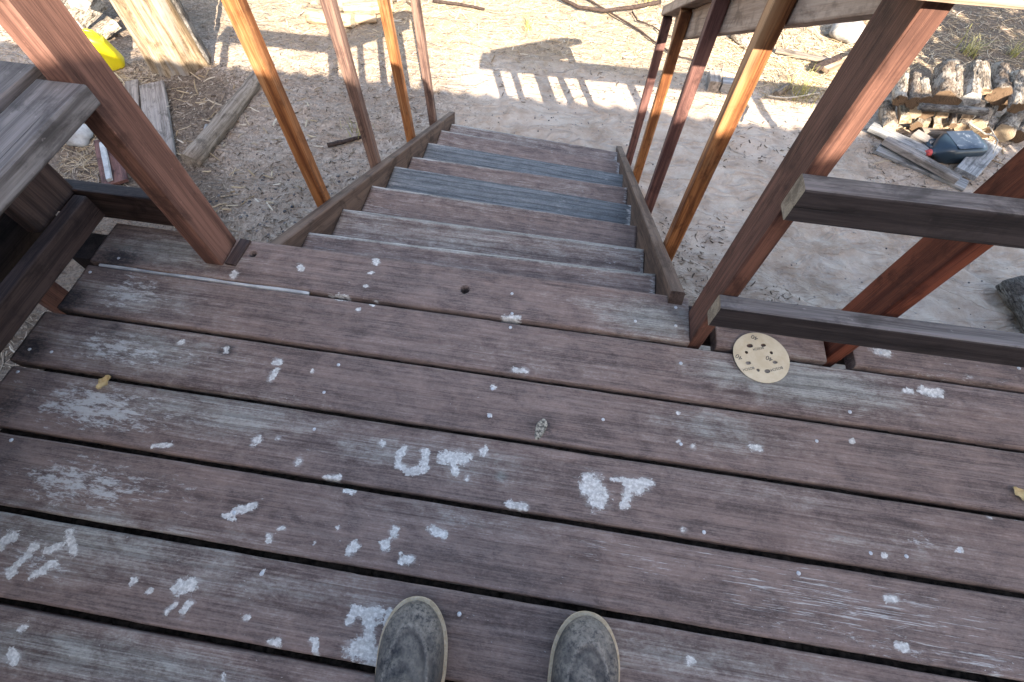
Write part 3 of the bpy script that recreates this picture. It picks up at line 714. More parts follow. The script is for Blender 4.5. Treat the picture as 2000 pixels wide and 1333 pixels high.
for i in range(3000):
    th = RNG.uniform(0, 2 * math.pi); u = RNG.uniform(-1, 1); rr = RNG.uniform(0.25, 1) ** 0.5
    cl = float(vnoise(th * 3, u * 4, 5)); rr *= 0.65 + 0.55 * cl
    if float(vnoise(th * 4 + 9, u * 5, 12)) < 0.36: continue
    c = np.array([5.05 + 1.25 * rr * math.sqrt(1 - u * u) * math.cos(th), -0.7 + 1.25 * rr * math.sqrt(1 - u * u) * math.sin(th), 1.75 + 1.3 * rr * u])
    d1 = RNG.normal(size=3); d1 /= np.linalg.norm(d1); d2 = np.cross(d1, RNG.normal(size=3)); d2 /= np.linalg.norm(d2)
    s = RNG.uniform(0.035, 0.08); o = len(v)
    v += [c - d1 * s * 2, c + d2 * s * 0.6, c + d1 * s * 2, c - d2 * s * 0.6]; f.append((o, o + 1, o + 2, o + 3))
link('crown', mesh_from('crown', v, f), M['foliage'], tree)

# ------------------------------------------------------------------ logs, boards and clutter on the ground
def log(name, p0, p1, r0, r1, label, cat='log', group=None, bark='bark', cut='cutlog', n=18, seed=0, wob=0.10, rings=9):
    p0 = Vector(p0); p1 = Vector(p1); d = p1 - p0
    side = d.cross(Vector((0, 0, 1))).normalized(); up = side.cross(d).normalized()
    loc = [Vector((d.length * i / (rings - 1), 0, 0)) for i in range(rings)]
    rad = [r0 + (r1 - r0) * i / (rings - 1) for i in range(rings)]
    bend = 0.25 * (r0 + r1) * (float(vnoise(seed * 1.3, 4.2, 1)) - 0.5)
    pts = [Vector((q.x, bend * math.sin(math.pi * i / (rings - 1)), 0)) for i, q in enumerate(loc)]
    me = tube(name, pts, rad, M[bark], None, n, seed, wob, True, M[cut], True)
    m, _ = frame(p0, p1, (0, 0, 1) if abs(d.normalized().z) < 0.9 else (0, 1, 0))
    o = link(name, me, None, None, m); tag(o, label, cat, group); return o
def split(name, p0, p1, r, label, cat='firewood', group=None, mat='splitwood', seed=0, flip=0.0, wedge=110, bark='bark'):
    """split billet: wedge section with a bark back"""
    p0 = Vector(p0); p1 = Vector(p1); L = (p1 - p0).length
    n = 7; prof = [(0, 0.0)] ; a0 = 90 - wedge / 2 + flip
    prof = [(-r * 0.5 * math.cos(R(90 + flip)), -r * 0.5 * math.sin(R(90 + flip)))]
    for k in range(n): 
        a = R(a0 + wedge * k / (n - 1)); prof.append((r * math.cos(a), r * math.sin(a)))
    P = len(prof); rings = 6; v = []; f = []
    for i in range(rings):
        for j, (y, z) in enumerate(prof):
            w1 = 1 + 0.22 * (float(vnoise(i * 0.8 + seed * 3.1, j * 0.9, seed)) - 0.5)
            v.append((L * i / (rings - 1) + (0.012 * (float(vnoise(j * 1.3, seed, 3)) - 0.5) if i in (0, rings - 1) else 0), y * w1, z * w1))
    for i in range(rings - 1):
        for j in range(P):
            a = i * P + j; c = i * P + (j + 1) % P; f.append((a, a + P, c + P, c))
    f.append(tuple(range(P))); f.append(tuple(range((rings - 1) * P, rings * P))[::-1])
    me = mesh_from(name, v, f); me.materials.append(M[mat]); me.materials.append(M[bark])
    for i in range(rings - 1):
        for j in range(1, P - 1): me.polygons[i * P + j].material_index = 1
    bmn = bmesh.new(); bmn.from_mesh(me); bmesh.ops.recalc_face_normals(bmn, faces=bmn.faces); bmn.to_mesh(me); bmn.free()
    m, _ = frame(p0, p1, (0, 0, 1) if abs((p1 - p0).normalized().z) < 0.9 else (0, 1, 0))
    o = link(name, me, None, None, m); tag(o, label, cat, group); return o
def gboard(name, pa, pb, wid, thick, mat, label, cat='board', h0=0.0, h1=0.0, seed=0, group=None, roll=0.0):
    a = grd(*pa, h0 + thick / 2); c = grd(*pb, h1 + thick / 2)
    o = lumber(name, a, c, wid, thick, M[mat], None, up=(math.sin(roll), 0, math.cos(roll)), seed=seed, rough=0.003, bev=0.006, seg=0.06, endmat=M[mat])
    return tag(o, label, cat, group)

# chopping stump
sx, sy = -2.895, 2.475
stump = empty('tree_stump', (sx, sy, GZ), 'tall debarked tree stump with long cracks, at upper left', 'stump')
n = 40; rings = 16; v = []; f = []
for i in range(rings):
    z = -0.05 + 0.95 * i / (rings - 1); flare = 0.022 * math.exp(-z * 9)
    for k in range(n):
        a = 2 * math.pi * k / n
        rr = 0.182 + flare + 0.030 * (float(fbm(np.array(k * 0.45), np.array(z * 1.3), 21, 3)) - 0.5) * 2
        groove = max(0, float(vnoise(k * 0.9, z * 0.7, 44)) - 0.78) * 0.11
        rr -= groove
        v.append((z, rr * math.cos(a), rr * math.sin(a)))
for i in range(rings - 1):
    for k in range(n):
        a = i * n + k; c = i * n + (k + 1) % n; f.append((a, c, c + n, a + n))
f.append(tuple(range((rings - 1) * n, rings * n)))
mst = Matrix(((0, 1, 0), (0, 0, 1), (1, 0, 0))).to_4x4(); mst.translation = Vector((sx, sy, GZ))
me = mesh_from('trunk', v, f, True); me.materials.append(M['debarked']); me.materials.append(M['cutlog2']); me.polygons[len(f) - 1].material_index = 1
bmn = bmesh.new(); bmn.from_mesh(me); bmesh.ops.recalc_face_normals(bmn, faces=bmn.faces); bmn.to_mesh(me); bmn.free()
link('trunk', me, None, stump, mst)
# curling slab of bark on its right side
v = []; f = []; rings = 14; n = 9
for i in range(rings):
    z = 0.02 + 0.86 * i / (rings - 1)
    for k in range(n):
        a = R(-6 + 30 * k / (n - 1)); lift = 0.01 + 0.045 * (1 - k / (n - 1)) * (0.6 + 0.6 * float(vnoise(z * 5, 2.2, 8)))
        rr = 0.196 + lift + 0.012 * float(vnoise(z * 16, k * 0.9, 18)); v.append((z, rr * math.cos(a), rr * math.sin(a)))
for i in range(rings - 1):
    for k in range(n - 1): f.append((i * n + k, i * n + k + 1, (i + 1) * n + k + 1, (i + 1) * n + k))
bk = link('bark_strip', mesh_from('bark_strip', v, f, True), M['darkbark'], stump, mst)
so = bk.modifiers.new('t', 'SOLIDIFY'); so.thickness = 0.018

# yellow plastic jug
def jug(name, loc, rot, sc, mat, label, label_mat=None, capmat=None):
    """rectangular moulded jug with grip, neck and cap; local z up, base at 0"""
    e = empty(name, loc, label, 'jug'); e.rotation_euler = rot; e.scale = (sc, sc, sc)
    prof = [(0.0, 0.88), (0.012, 0.97), (0.04, 1.0), (0.17, 1.0), (0.185, 0.99), (0.215, 0.86), (0.24, 0.55), (0.25, 0.30), (0.255, 0.26), (0.275, 0.26)]
    n = 32; v = []; f = []
    for z, s in prof:
        for k in range(n):
            a = 2 * math.pi * k / n; ex = 0.45 + 0.5 * (z > 0.22)
            cx = math.copysign(abs(math.cos(a)) ** ex, math.cos(a)); cy = math.copysign(abs(math.sin(a)) ** ex, math.sin(a))
            sx_, sy_ = 0.078 * s, 0.052 * s
            if z > 0.2: sx_ = 0.078 * s * 0.8 + 0.004
            off = -0.018 * max(0, (z - 0.185) / 0.07)
            rib = 1 - (0.02 if 0.05 < z < 0.16 else 0)
            v.append((sx_ * cx * rib + off, sy_ * cy * rib, z))
    for i in range(len(prof) - 1):
        for k in range(n):
            a = i * n + k; c = i * n + (k + 1) % n; f.append((a, c, c + n, a + n))
    f.append(tuple(range(n))[::-1]); f.append(tuple(range((len(prof) - 1) * n, len(prof) * n)))
    bo = bpy.data.objects.new('body', mesh_from('body', v, f, True)); COL.objects.link(bo); bo.data.materials.append(mat); bo.parent = e
    pts = [Vector((0.050, 0, 0.165)), Vector((0.066, 0, 0.20)), Vector((0.062, 0, 0.235)), Vector((0.036, 0, 0.255)), Vector((0.004, 0, 0.246))]
    ho = bpy.data.objects.new('handle', tube('handle', pts, [0.013, 0.012, 0.011, 0.011, 0.013], mat, None, 10, 1, 0, True, None, True)); COL.objects.link(ho); ho.parent = e
    cv = disc_mesh('cap', 0.019, 16, 0.018); co = bpy.data.objects.new('cap', cv); COL.objects.link(co); cv.materials.append(capmat or mat); co.parent = e; co.location = (-0.026, 0, 0.276)
    if label_mat:
        lv = [(-0.069, -0.0535, 0.028), (0.069, -0.0535, 0.028), (0.069, -0.0535, 0.175), (-0.069, -0.0535, 0.175)]
        lo = bpy.data.objects.new('label_sheet', mesh_from('label_sheet', lv, [(0, 1, 2, 3)])); COL.objects.link(lo); lo.data.materials.append(label_mat); lo.parent = e
        lo.modifiers.new('t', 'SOLIDIFY').thickness = 0.0015
    return e
jp = grd(222, 136)
jug('plastic_jug', (jp.x, jp.y + 0.03, GZ + 0.01), (R(12), R(-8), R(25)), 1.08, M['yellow'], 'yellow plastic jug standing between newel post and tree stump')
bl = NB('dark_jug_plastic'); M['darkjug'] = bl.out(bl.mix(bl.noise(bl.coords((1, 1, 1)), 20, 4), (0.012, 0.022, 0.033), (0.03, 0.05, 0.07)), 0.35, None, 0.5)
bl = NB('scuffed_blue_label'); nn = bl.noise(bl.coords((1, 1, 1)), 34, 6, 0.75, 0.8)
M['bluelabel'] = bl.out(bl.mix(bl.ramp(nn, 0.52, 0.72), (0.035, 0.05, 0.075), (0.27, 0.30, 0.34)), 0.5, None, 0.4)
# dark jug lying on its side by the firewood
jb = grd(1906, 288, 0.06); jt = grd(1816, 292, 0.06)
dj = jug('plastic_jug', (0, 0, 0), (0, 0, 0), 1.0, M['darkjug'], 'dark blue-black oil jug with scuffed label lying on its side by the firewood', M['bluelabel'], M['red'])
ax = (jt - jb).normalized(); upv = Vector((0, 0, 1)); yv = (-(upv - ax * upv.dot(ax))).normalized(); xv = yv.cross(ax)
# local z -> ax, local -y (label side) -> up
mm = Matrix((xv, yv, ax)).transposed()
Lr = (jt - jb).length
dj.rotation_euler = mm.to_euler(); dj.location = jb; scj = Lr / 0.26; dj.scale = (scj, scj, scj)

# boards on the ground at the left
gboard('board', (297, 166), (318, 312), 0.155, 0.028, 'barnboard', 'grey board with nail holes lying below the tree stump', seed=301, h0=0.03, h1=0.02)
gboard('board', (258, 160), (262, 238), 0.085, 0.022, 'barnboard', 'short narrow grey board between the newel post and a wider board', seed=302, h0=0.02, h1=0.02)
gboard('board', (208, 272), (226, 360), 0.14, 0.02, 'rosy', 'brown board with a white painted edge under the bench', seed=303, h0=0.02, h1=0.02)
gboard('board', (200, 280), (214, 352), 0.03, 0.02, 'whitestone', 'narrow white strip beside the brown board under the bench', seed=304, h0=0.045, h1=0.045)
# long pole: half-round slab
a = grd(372, 318, 0.03); c = grd(522, 128, 0.03)
o = log('slab_pole', a, c, 0.058, 0.042, 'long weathered slab pole lying diagonally on the soil left of the steps', 'pole', None, 'slab', 'slab', 14, 5, 0.16, 14)
# white scrap and stones under the bench
def stone(name, p, r, label, cat, mat, seed, sq=0.6, group=None):
    bm = bmesh.new(); bmesh.ops.create_icosphere(bm, subdivisions=3, radius=r)
    for vv in bm.verts:
        d = vv.co.normalized(); k = 1 + 0.35 * (float(fbm(np.array(d.x * 2 + seed), np.array(d.y * 2 + d.z * 1.7), seed, 3)) - 0.5) * 2
        vv.co = Vector((vv.co.x * k, vv.co.y * k * 0.85, vv.co.z * k * sq))
    me = bpy.data.meshes.new(name); bm.to_mesh(me); bm.free()
    me.polygons.foreach_set('use_smooth', [True] * len(me.polygons))
    o = link(name, me, M[mat]); o.location = p; return tag(o, label, cat, group)
stone('rock', grd(150, 262, 0.04), 0.10, 'pale rock in the shade just under the bench seat', 'rock', 'whitestone', 3)
stone('rock', grd(1655, 62, 0.05), 0.13, 'rounded grey rock beyond the railing near the twigs', 'rock', 'stone', 5)
# split chunks behind the newel post
split('firewood', grd(140, 52, 0.10), grd(185, 8, 0.12), 0.11, 'grey split log end behind the yellow jug', 'firewood', None, 'barnboard2', 3, 20, 150)
split('firewood', grd(160, 12, 0.28), grd(178, -30, 0.30), 0.08, 'small square grey block resting on a split log', 'firewood', None, 'barnboard2', 4, 0, 160)
split('firewood', grd(120, 25, 0.07), grd(150, -20, 0.07), 0.08, 'reddish split log at the far left behind the newel post', 'firewood', None, 'splitwood', 5, 0, 150)
split('firewood', grd(190, 75, 0.03), grd(225, 48, 0.05), 0.06, 'small bright split piece just behind the yellow jug', 'firewood', None, 'splitwood', 6, 40, 120)
# firewood at the top centre
TOPW = [((602, 30), (690, 42), 0.055, 'pale log with a sawn end lying nearest the left stair rail', 'l'),
        ((655, 10), (770, -12), 0.06, 'pale log at the top edge behind the second left baluster', 'l'),
        ((672, 22), (768, 12), 0.05, 'pale log crossing behind the second left baluster, below the topmost', 'l'),
        ((608, 6), (650, -2), 0.055, 'short pale log at the top edge between the first two left balusters', 'l'),
        ((690, 38), (735, 36), 0.035, 'knobbly pale log just right of the second left baluster', 'l'),
        ((798, 4), (822, 16), 0.04, 'small sawn block between the third and fourth left balusters', 's')]
for i, (pa, pb, r, lb, kd) in enumerate(TOPW):
    if kd == 'l': log('firewood', grd(*pa, r * 0.8), grd(*pb, r * 0.8), r, r * 0.92, lb, 'firewood', 'logs at the top of the picture', 'slab' if i % 2 else 'splitwood', 'cutlog2', 14, 40 + i, 0.14)
    else: split('firewood', grd(*pa, r), grd(*pb, r), r, lb, 'firewood', 'logs at the top of the picture', 'splitwood', 40 + i)
# firewood stack on the right
ORD = ['first', 'second', 'third', 'fourth', 'fifth', 'sixth', 'seventh', 'eighth', 'ninth', 'tenth', 'eleventh', 'twelfth', 'thirteenth', 'fourteenth', 'fifteenth', 'sixteenth']
UP = [((1757,197),(1763,150),11,'l'),((1782,202),(1784,154),12,'l'),((1808,197),(1806,152),11,'l'),((1838,200),(1844,136),20,'l'),((1865,200),(1873,138),9,'l'),
      ((1892,200),(1897,128),12,'s'),((1917,184),(1915,136),11,'s'),((1951,188),(1949,138),18,'l'),((1985,212),(1984,138),13,'l')]
DESC_U = ['with a round orange sawn end', 'with pale bark', 'slim and barked', 'thickest of all', 'thin and barked', 'split, with pale stripes', 'split, short', 'stout with flaking bark', 'long with a hollow end']
GRP = 'firewood stack on the right'
for i, (pa, pb, rp, kd) in enumerate(UP):
    h = 0.20; r = rp / 298.0 * 1.03
    a = grd(*pa, h); c = grd(pb[0] + 5 * math.sin(i * 2.7), pb[1] + 7 * math.sin(i * 4.1), h + 0.02 + 0.035 * math.sin(i * 3.3)); r *= 1 + 0.10 * math.sin(i * 5.3)
    lb = f'{ORD[i]} log from left in the upper firewood row, {DESC_U[i]}'
    if kd == 'l': log('firewood', a, c, r, r * 0.95, lb, 'firewood', GRP, ('bark', 'oldbark', 'bark', 'oldbark')[i % 4], 'cutlog', 18, 60 + i, 0.22, 12)
    else: split('firewood', a, c, r * 1.25, lb, 'firewood', GRP, 'splitwood' if i == 6 else 'barnboard2', 60 + i, 0, 150)
LO = [((1738,250),(1732,206),13,'l',0.06),((1763,238),(1760,206),12,'s',0.08),((1786,222),(1788,196),13,'l',0.14),((1810,224),(1812,196),11,'l',0.14),((1834,226),(1838,198),12,'s',0.12),
      ((1790,248),(1792,222),11,'l',0.045),((1808,244),(1812,218),8,'l',0.045),((1826,252),(1822,225),10,'s',0.045),((1846,250),(1838,222),11,'s',0.05),((1861,246),(1862,208),6,'l',0.10),
      ((1885,228),(1905,208),12,'s',0.12),((1872,256),(1880,232),14,'s',0.05),((1905,248),(1932,212),15,'l',0.07),((1922,260),(1934,236),11,'l',0.045),((1958,262),(1988,220),17,'l',0.06),((1988,268),(2012,236),13,'l',0.05)]
for i, (pa, pb, rp, kd, h) in enumerate(LO):
    r = rp / 298.0; a = grd(*pa, h); c = grd(*pb, h + 0.01)
    lb = f'{ORD[i]} log from the left in the jumbled lower row of the firewood stack'
    if kd == 'l': log('firewood', a, c, r, r * 0.95, lb, 'firewood', GRP, ('oldbark', 'bark', 'bark')[i % 3], ('cutlog2', 'cutlog')[i % 2], 16, 80 + i, 0.24, 10)
    else: split('firewood', a, c, r * 1.2, lb, 'firewood', GRP, 'splitwood', 80 + i, 25 * math.sin(i * 2), 130)
log('branch', grd(1952, 205, 0.10), grd(1956, 170, 0.10), 0.05, 0.05, 'brown sawn log end deep inside the right half of the firewood stack', 'firewood', GRP, 'darkbark', 'cutlog', 14, 111)
log('branch', grd(1796, 209, 0.235), grd(1926, 219, 0.235), 0.020, 0.024, 'dark barked branch lying across the firewood stack', 'branch', None, 'darkbark', 'darkbark', 10, 112, 0.2)
# boards before the firewood
gboard('board', (1700, 248), (1815, 300), 0.085, 0.03, 'barnboard2', 'silvery board behind the other boards, pointing at the dark jug', seed=311, h0=0.02, h1=0.03)
gboard('board', (1728, 274), (1872, 352), 0.055, 0.04, 'barnboard', 'narrow tan lath lying on top of a silvery board near the dark jug', seed=312, h0=0.05, h1=0.055)
gboard('board', (1714, 290), (1886, 364), 0.10, 0.025, 'barnboard2', 'split silvery board lying nearest the mid rail', seed=313, h0=0.01, h1=0.012)
gboard('board', (1785, 262), (1820, 282), 0.07, 0.04, 'barnboard', 'short tan board end just left of the dark jug', seed=314, h0=0.03, h1=0.03)
gboard('board', (1935, 284), (1885, 340), 0.125, 0.03, 'barnboard2', 'broad pale board with rough ends to the right of the dark jug', seed=315, h0=0.03, h1=0.04)
gboard('board', (1800, 258), (1860, 262), 0.06, 0.03, 'slab', 'brown bark slab between the dark jug and the firewood', seed=316, h0=0.03, h1=0.03)
# dark log at the right edge
log('log', grd(1974, 552, 0.07), grd(2060, 672, 0.07), 0.062, 0.07, 'dark rough-barked log at the right edge between the two rails', 'log', None, 'darkbark', 'darkbark', 20, 131, 0.14)
# blocks and slabs beyond the right rail
bx = grd(1398, 162, 0.05)
gboard('wood_block', (1392, 150), (1394, 172), 0.075, 0.09, 'barnboard', 'weathered square wood block on the left of two behind the stair rail', 'block', seed=321)
gboard('wood_block', (1408, 166), (1440, 170), 0.08, 0.075, 'barnboard2', 'cracked grey wood block on the right of two behind the stair rail', 'block', seed=322)
gboard('slab', (1612, 138), (1700, 98), 0.06, 0.03, 'splitwood', 'long pale split slab leaning towards the newel post', 'slab', seed=323, h0=0.02, h1=0.05)
gboard('slab', (1590, 136), (1640, 112), 0.05, 0.025, 'darktwig', 'short dark bark slab above the pale split slab', 'slab', seed=324, h0=0.02, h1=0.05)
gboard('slab', (1515, 98), (1660, 128), 0.055, 0.02, 'slab', 'weathered flat slab with a dark lower edge behind the right newel', 'slab', seed=325, h0=0.02, h1=0.02)
log('stick', grd(1430, 68, 0.03), grd(1466, 92, 0.03), 0.028, 0.03, 'short round stick on the straw between two right balusters', 'stick', None, 'bark', 'cutlog', 12, 141)
log('stick', grd(1515, 185, 0.02), grd(1540, 168, 0.02), 0.022, 0.026, 'thick bare stick in the shadow band behind the right newel', 'stick', None, 'slab', 'slab', 12, 142)

def twig(name, pxs, r0, r1, mat, label, cat='twig', h=0.01, hs=None, seed=0, n=7):
    """bent twig through photo points on the ground, lifted by hs"""
    pts = []
    for i, q in enumerate(pxs): pts.append(grd(q[0], q[1], (hs[i] if hs else h)))
    # subdivide with a little wobble
    out = []
    for i in range(len(pts) - 1):
        for k in range(4):
            t = k / 4; p = pts[i].lerp(pts[i + 1], t)
            out.append(p + Vector((0.008 * (random.random() - .5), 0.008 * (random.random() - .5), 0)))
    out.append(pts[-1]); m = len(out)
    me = tube(name, [p - out[0] for p in out], [r0 + (r1 - r0) * i / (m - 1) for i in range(m)], M[mat], None, n, seed, 0.2, True, None, True)
    o = link(name, me); o.location = out[0]
    return tag(o, label, cat)
twig('rod', [(846, 2), (900, 9), (946, 18)], 0.012, 0.010, 'darktwig', 'thin dark rod on the straw at the top edge right of the fourth left baluster', 'rod', 0.02, seed=1)
twig('branch', [(1085, -8), (1130, 14), (1180, 21), (1240, 14), (1290, 4)], 0.012, 0.017, 'darktwig', 'dark curved branch sweeping across the top of the straw', 'branch', 0.05, seed=2)
twig('branch', [(1140, -6), (1180, 18), (1240, 54), (1290, 90), (1318, 108)], 0.008, 0.006, 'darktwig', 'thin dark straight twig running down behind the far right baluster', 'branch', 0.03, seed=3)
twig('branch', [(1236, 24), (1245, 40), (1275, 52), (1300, 68), (1330, 76)], 0.007, 0.004, 'darktwig', 'thin forked twig between the curved branch and the far right baluster', 'branch', 0.03, seed=4)
twig('branch', [(1360, 118), (1330, 112), (1300, 98)], 0.006, 0.004, 'darktwig', 'short dark twig between two far right balusters', 'branch', 0.03, seed=5)
twig('stick', [(1455, 190), (1465, 210), (1452, 238)], 0.010, 0.007, 'paletwig', 'pale crooked stick standing at the shade edge behind the nearest right baluster', 'stick', 0.02, seed=6)
twig('stick', [(1500, 188), (1540, 192), (1600, 182)], 0.006, 0.005, 'paletwig', 'long thin pale twig in the shadow band', 'stick', 0.03, seed=7)
twig('stick', [(1885, 236), (1925, 262), (1945, 268)], 0.007, 0.005, 'paletwig', 'thin pale stick propped on the front of the firewood stack', 'stick', 0.10, seed=8)
twig('stick', [(1935, 250), (1948, 275), (1940, 300)], 0.004, 0.003, 'paletwig', 'thin bent twig hanging before the broad pale board', 'stick', 0.10, seed=9)
twig('stick', [(1910, 112), (1950, 134), (1985, 142)], 0.014, 0.008, 'bark', 'barked stick lying behind the firewood stack', 'stick', 0.02, seed=10)
twig('stick', [(640, 285), (680, 275), (705, 268)], 0.016, 0.010, 'darktwig', 'dark rotten stick beside the second left baluster', 'stick', 0.008, seed=11)
twig('stick', [(536, 216), (541, 230), (534, 245)], 0.011, 0.006, 'paletwig', 'small pale wood splinter left of the first baluster', 'stick', 0.01, seed=12)
twig('stick', [(405, 245), (398, 275), (402, 270)], 0.012, 0.008, 'barnboard2', 'short grey stick beside the grey board', 'stick', 0.01, seed=13)
twig('stick', [(432, 385), (452, 382), (470, 378)], 0.004, 0.003, 'twig', 'thin straw-coloured twig near the foot of the newel post', 'stick', 0.01, seed=14)

# ------------------------------------------------------------------ loose litter (uncountable)
def litter_mesh(name, n, regions, lmin, lmax, wmin, wmax, mat, curl=0.3, lift=0.01, flat=0.4):
    v = []; f = []; tone = []
    ws = np.array([r[4] for r in regions], float); ws /= ws.sum()
    pick = RNG.choice(len(regions), n, p=ws)
    for i in range(n):
        x0, y0, x1, y1, _ = regions[pick[i]]
        p = at_z(RNG.uniform(x0, x1), RNG.uniform(y0, y1), GZ)
        if p.y > 7 or abs(p.x) > 7: continue
        L = RNG.uniform(lmin, lmax) * (0.5 + RNG.random()); wd = RNG.uniform(wmin, wmax); a = RNG.uniform(0, math.pi * 2)
        dx, dy = math.cos(a), math.sin(a); k = 3 if L > 0.03 else 1
        z0 = GZ + wd * flat * 0.5; tz = RNG.uniform(-0.05, 0.35) * (1 if RNG.random() < 0.4 else 0.15)
        c = RNG.uniform(-curl, curl); o = len(v); t = RNG.random()
        for s in range(k + 1):
            u = s / k; ang = a + c * (u - 0.5) * 3
            if s: cx += math.cos(ang) * L / k; cy += math.sin(ang) * L / k
            else: cx, cy = p.x, p.y
            zz = z0 + abs(tz) * L * u + 0.001; nxn, nyn = -math.sin(ang), math.cos(ang)
            tw = wd * (1 - 0.5 * abs(u - 0.4))
            v += [(cx + nxn * tw / 2, cy + nyn * tw / 2, zz), (cx, cy, zz + tw * flat), (cx - nxn * tw / 2, cy - nyn * tw / 2, zz)]
            tone += [t] * 3
        for s in range(k):
            q = o + s * 3
            f += [(q, q + 1, q + 4, q + 3), (q + 1, q + 2, q + 5, q + 4)]
        q = o + k * 3; f += [(o, o + 1, o + 2), (q, q + 1, q + 2)]
    va = np.array(v); va[:, 2] += gheight(va[:, 0], va[:, 1]) - GZ; v = va.tolist()
    me = mesh_from(name, v, f)
    at = me.attributes.new('tone', 'FLOAT', 'POINT'); at.data.foreach_set('value', np.array(tone, np.float32))
    return me
def tone_mat(name, cols, rough=0.85):
    b = NB(name); rp = b.n.new('ShaderNodeValToRGB'); b.l.new(b.attr('tone'), rp.inputs[0])
    e = rp.color_ramp.elements
    while len(e) < len(cols): e.new(0.5)
    for i, cc in enumerate(cols): e[i].position = i / (len(cols) - 1); e[i].color = (*cc, 1)
    return b.out(rp.outputs[0], rough, None, 0.15)
M['straw'] = tone_mat('straw_litter', [(0.22, 0.15, 0.085), (0.40, 0.30, 0.18), (0.56, 0.46, 0.32), (0.34, 0.245, 0.145), (0.62, 0.54, 0.42)])
M['chips'] = tone_mat('bark_chips', [(0.06, 0.044, 0.034), (0.17, 0.125, 0.09), (0.34, 0.27, 0.20), (0.13, 0.095, 0.07), (0.46, 0.39, 0.31)])
M['peb'] = tone_mat('pebbles', [(0.05, 0.05, 0.055), (0.16, 0.14, 0.13), (0.34, 0.30, 0.26)])
reg = [(440, -40, 1400, 150, 5), (850, -40, 1300, 110, 3), (1380, 20, 1700, 215, 4), (1650, 20, 2000, 140, 2.5), (560, 60, 900, 160, 1.0), (-60, 40, 120, 160, 1.0), (1700, 205, 1960, 300, 0.7)]
o = link('straw', litter_mesh('straw', 13000, reg, 0.010, 0.048, 0.0018, 0.0045, None, 0.22), M['straw']); tag(o, 'dry straw and wood splinters scattered over the sunlit ground', 'straw', None, 'stuff')
reg = [(1480, 60, 1680, 130, 3), (1500, 130, 1650, 200, 3), (1400, 55, 1480, 130, 1.5), (1660, 20, 1990, 130, 2), (120, 230, 240, 350, 2), (230, 140, 300, 220, 1.2)]
o = link('dry_weeds', litter_mesh('dry_weeds', 1700, reg, 0.05, 0.17, 0.002, 0.006, None, 0.45), M['straw']); tag(o, 'tangled dry weed stalks behind the right railing', 'weeds', None, 'stuff')
reg = [(340, 130, 860, 480, 8), (240, 120, 440, 330, 4), (110, 220, 330, 370, 2), (440, -20, 900, 170, 2), (1290, 420, 1420, 600, 0.45), (1400, 230, 1600, 330, 0.35), (1690, 250, 1960, 370, 1.0), (950, 0, 1500, 200, 2.0), (1420, 560, 1560, 650, 0.4), (0, 600, 120, 720, 0.6)]
o = link('bark_chips', litter_mesh('bark_chips', 10000, reg, 0.004, 0.028, 0.002, 0.011, None, 0.4, flat=0.5), M['chips']); tag(o, 'dark bark crumbs and chips strewn over the soil', 'bark chips', None, 'stuff')
reg = [(235, 125, 345, 240, 3), (110, 225, 250, 360, 3), (300, 160, 420, 330, 1.2), (0, 590, 110, 720, 1), (1690, 250, 1960, 330, 1), (1680, 20, 2000, 140, 2), (-40, 60, 120, 160, 1)]
o = link('twig_litter', litter_mesh('twig_litter', 800, reg, 0.03, 0.11, 0.003, 0.008, None, 0.4), M['chips']); tag(o, 'dark twigs and needles littering the ground by the stump and woodpile', 'twigs', None, 'stuff')
reg = [(880, -20, 1300, 120, 3), (560, -10, 900, 70, 2), (1460, 60, 1700, 190, 2), (1740, 225, 1960, 275, 1.2), (340, 150, 620, 420, 1.2), (240, 130, 420, 320, 0.9), (1690, 250, 1960, 320, 0.8)]
o = link('wood_splinters', litter_mesh('wood_splinters', 620, reg, 0.03, 0.10, 0.006, 0.013, None, 0.08, flat=0.35), M['straw']); tag(o, 'pale flat wood splinters scattered on the straw', 'splinters', None, 'stuff')
# pebbles
v = []; f = []; tone = []
ico = bmesh.new(); bmesh.ops.create_icosphere(ico, subdivisions=1, radius=1); iv = [tuple(q.co) for q in ico.verts]; ifc = [tuple(x.index for x in q.verts) for q in ico.faces]; ico.free()
for i in range(420):
    rg = [(390, 330, 700, 470), (1230, 300, 1980, 640), (880, 200, 1250, 290), (450, 160, 850, 400)][i % 4]
    p = at_z(RNG.uniform(rg[0], rg[2]), RNG.uniform(rg[1], rg[3]), GZ)
    r = RNG.uniform(0.003, 0.009) * (1.3 if i % 4 == 0 else 0.8); z = gz(p.x, p.y); o = len(v); t = RNG.random() * (0.5 if i % 4 == 0 else 1)
    for q in iv: v.append((p.x + q[0] * r * RNG.uniform(.8, 1.2), p.y + q[1] * r, z + q[2] * r * 0.6)); tone.append(t)
    f += [tuple(o + a for a in q) for q in ifc]
me = mesh_from('pebbles', v, f, True); at = me.attributes.new('tone', 'FLOAT', 'POINT'); at.data.foreach_set('value', np.array(tone, np.float32))
tag(link('pebbles', me, M['peb']), 'small pebbles scattered in the sand', 'pebbles', None, 'stuff')
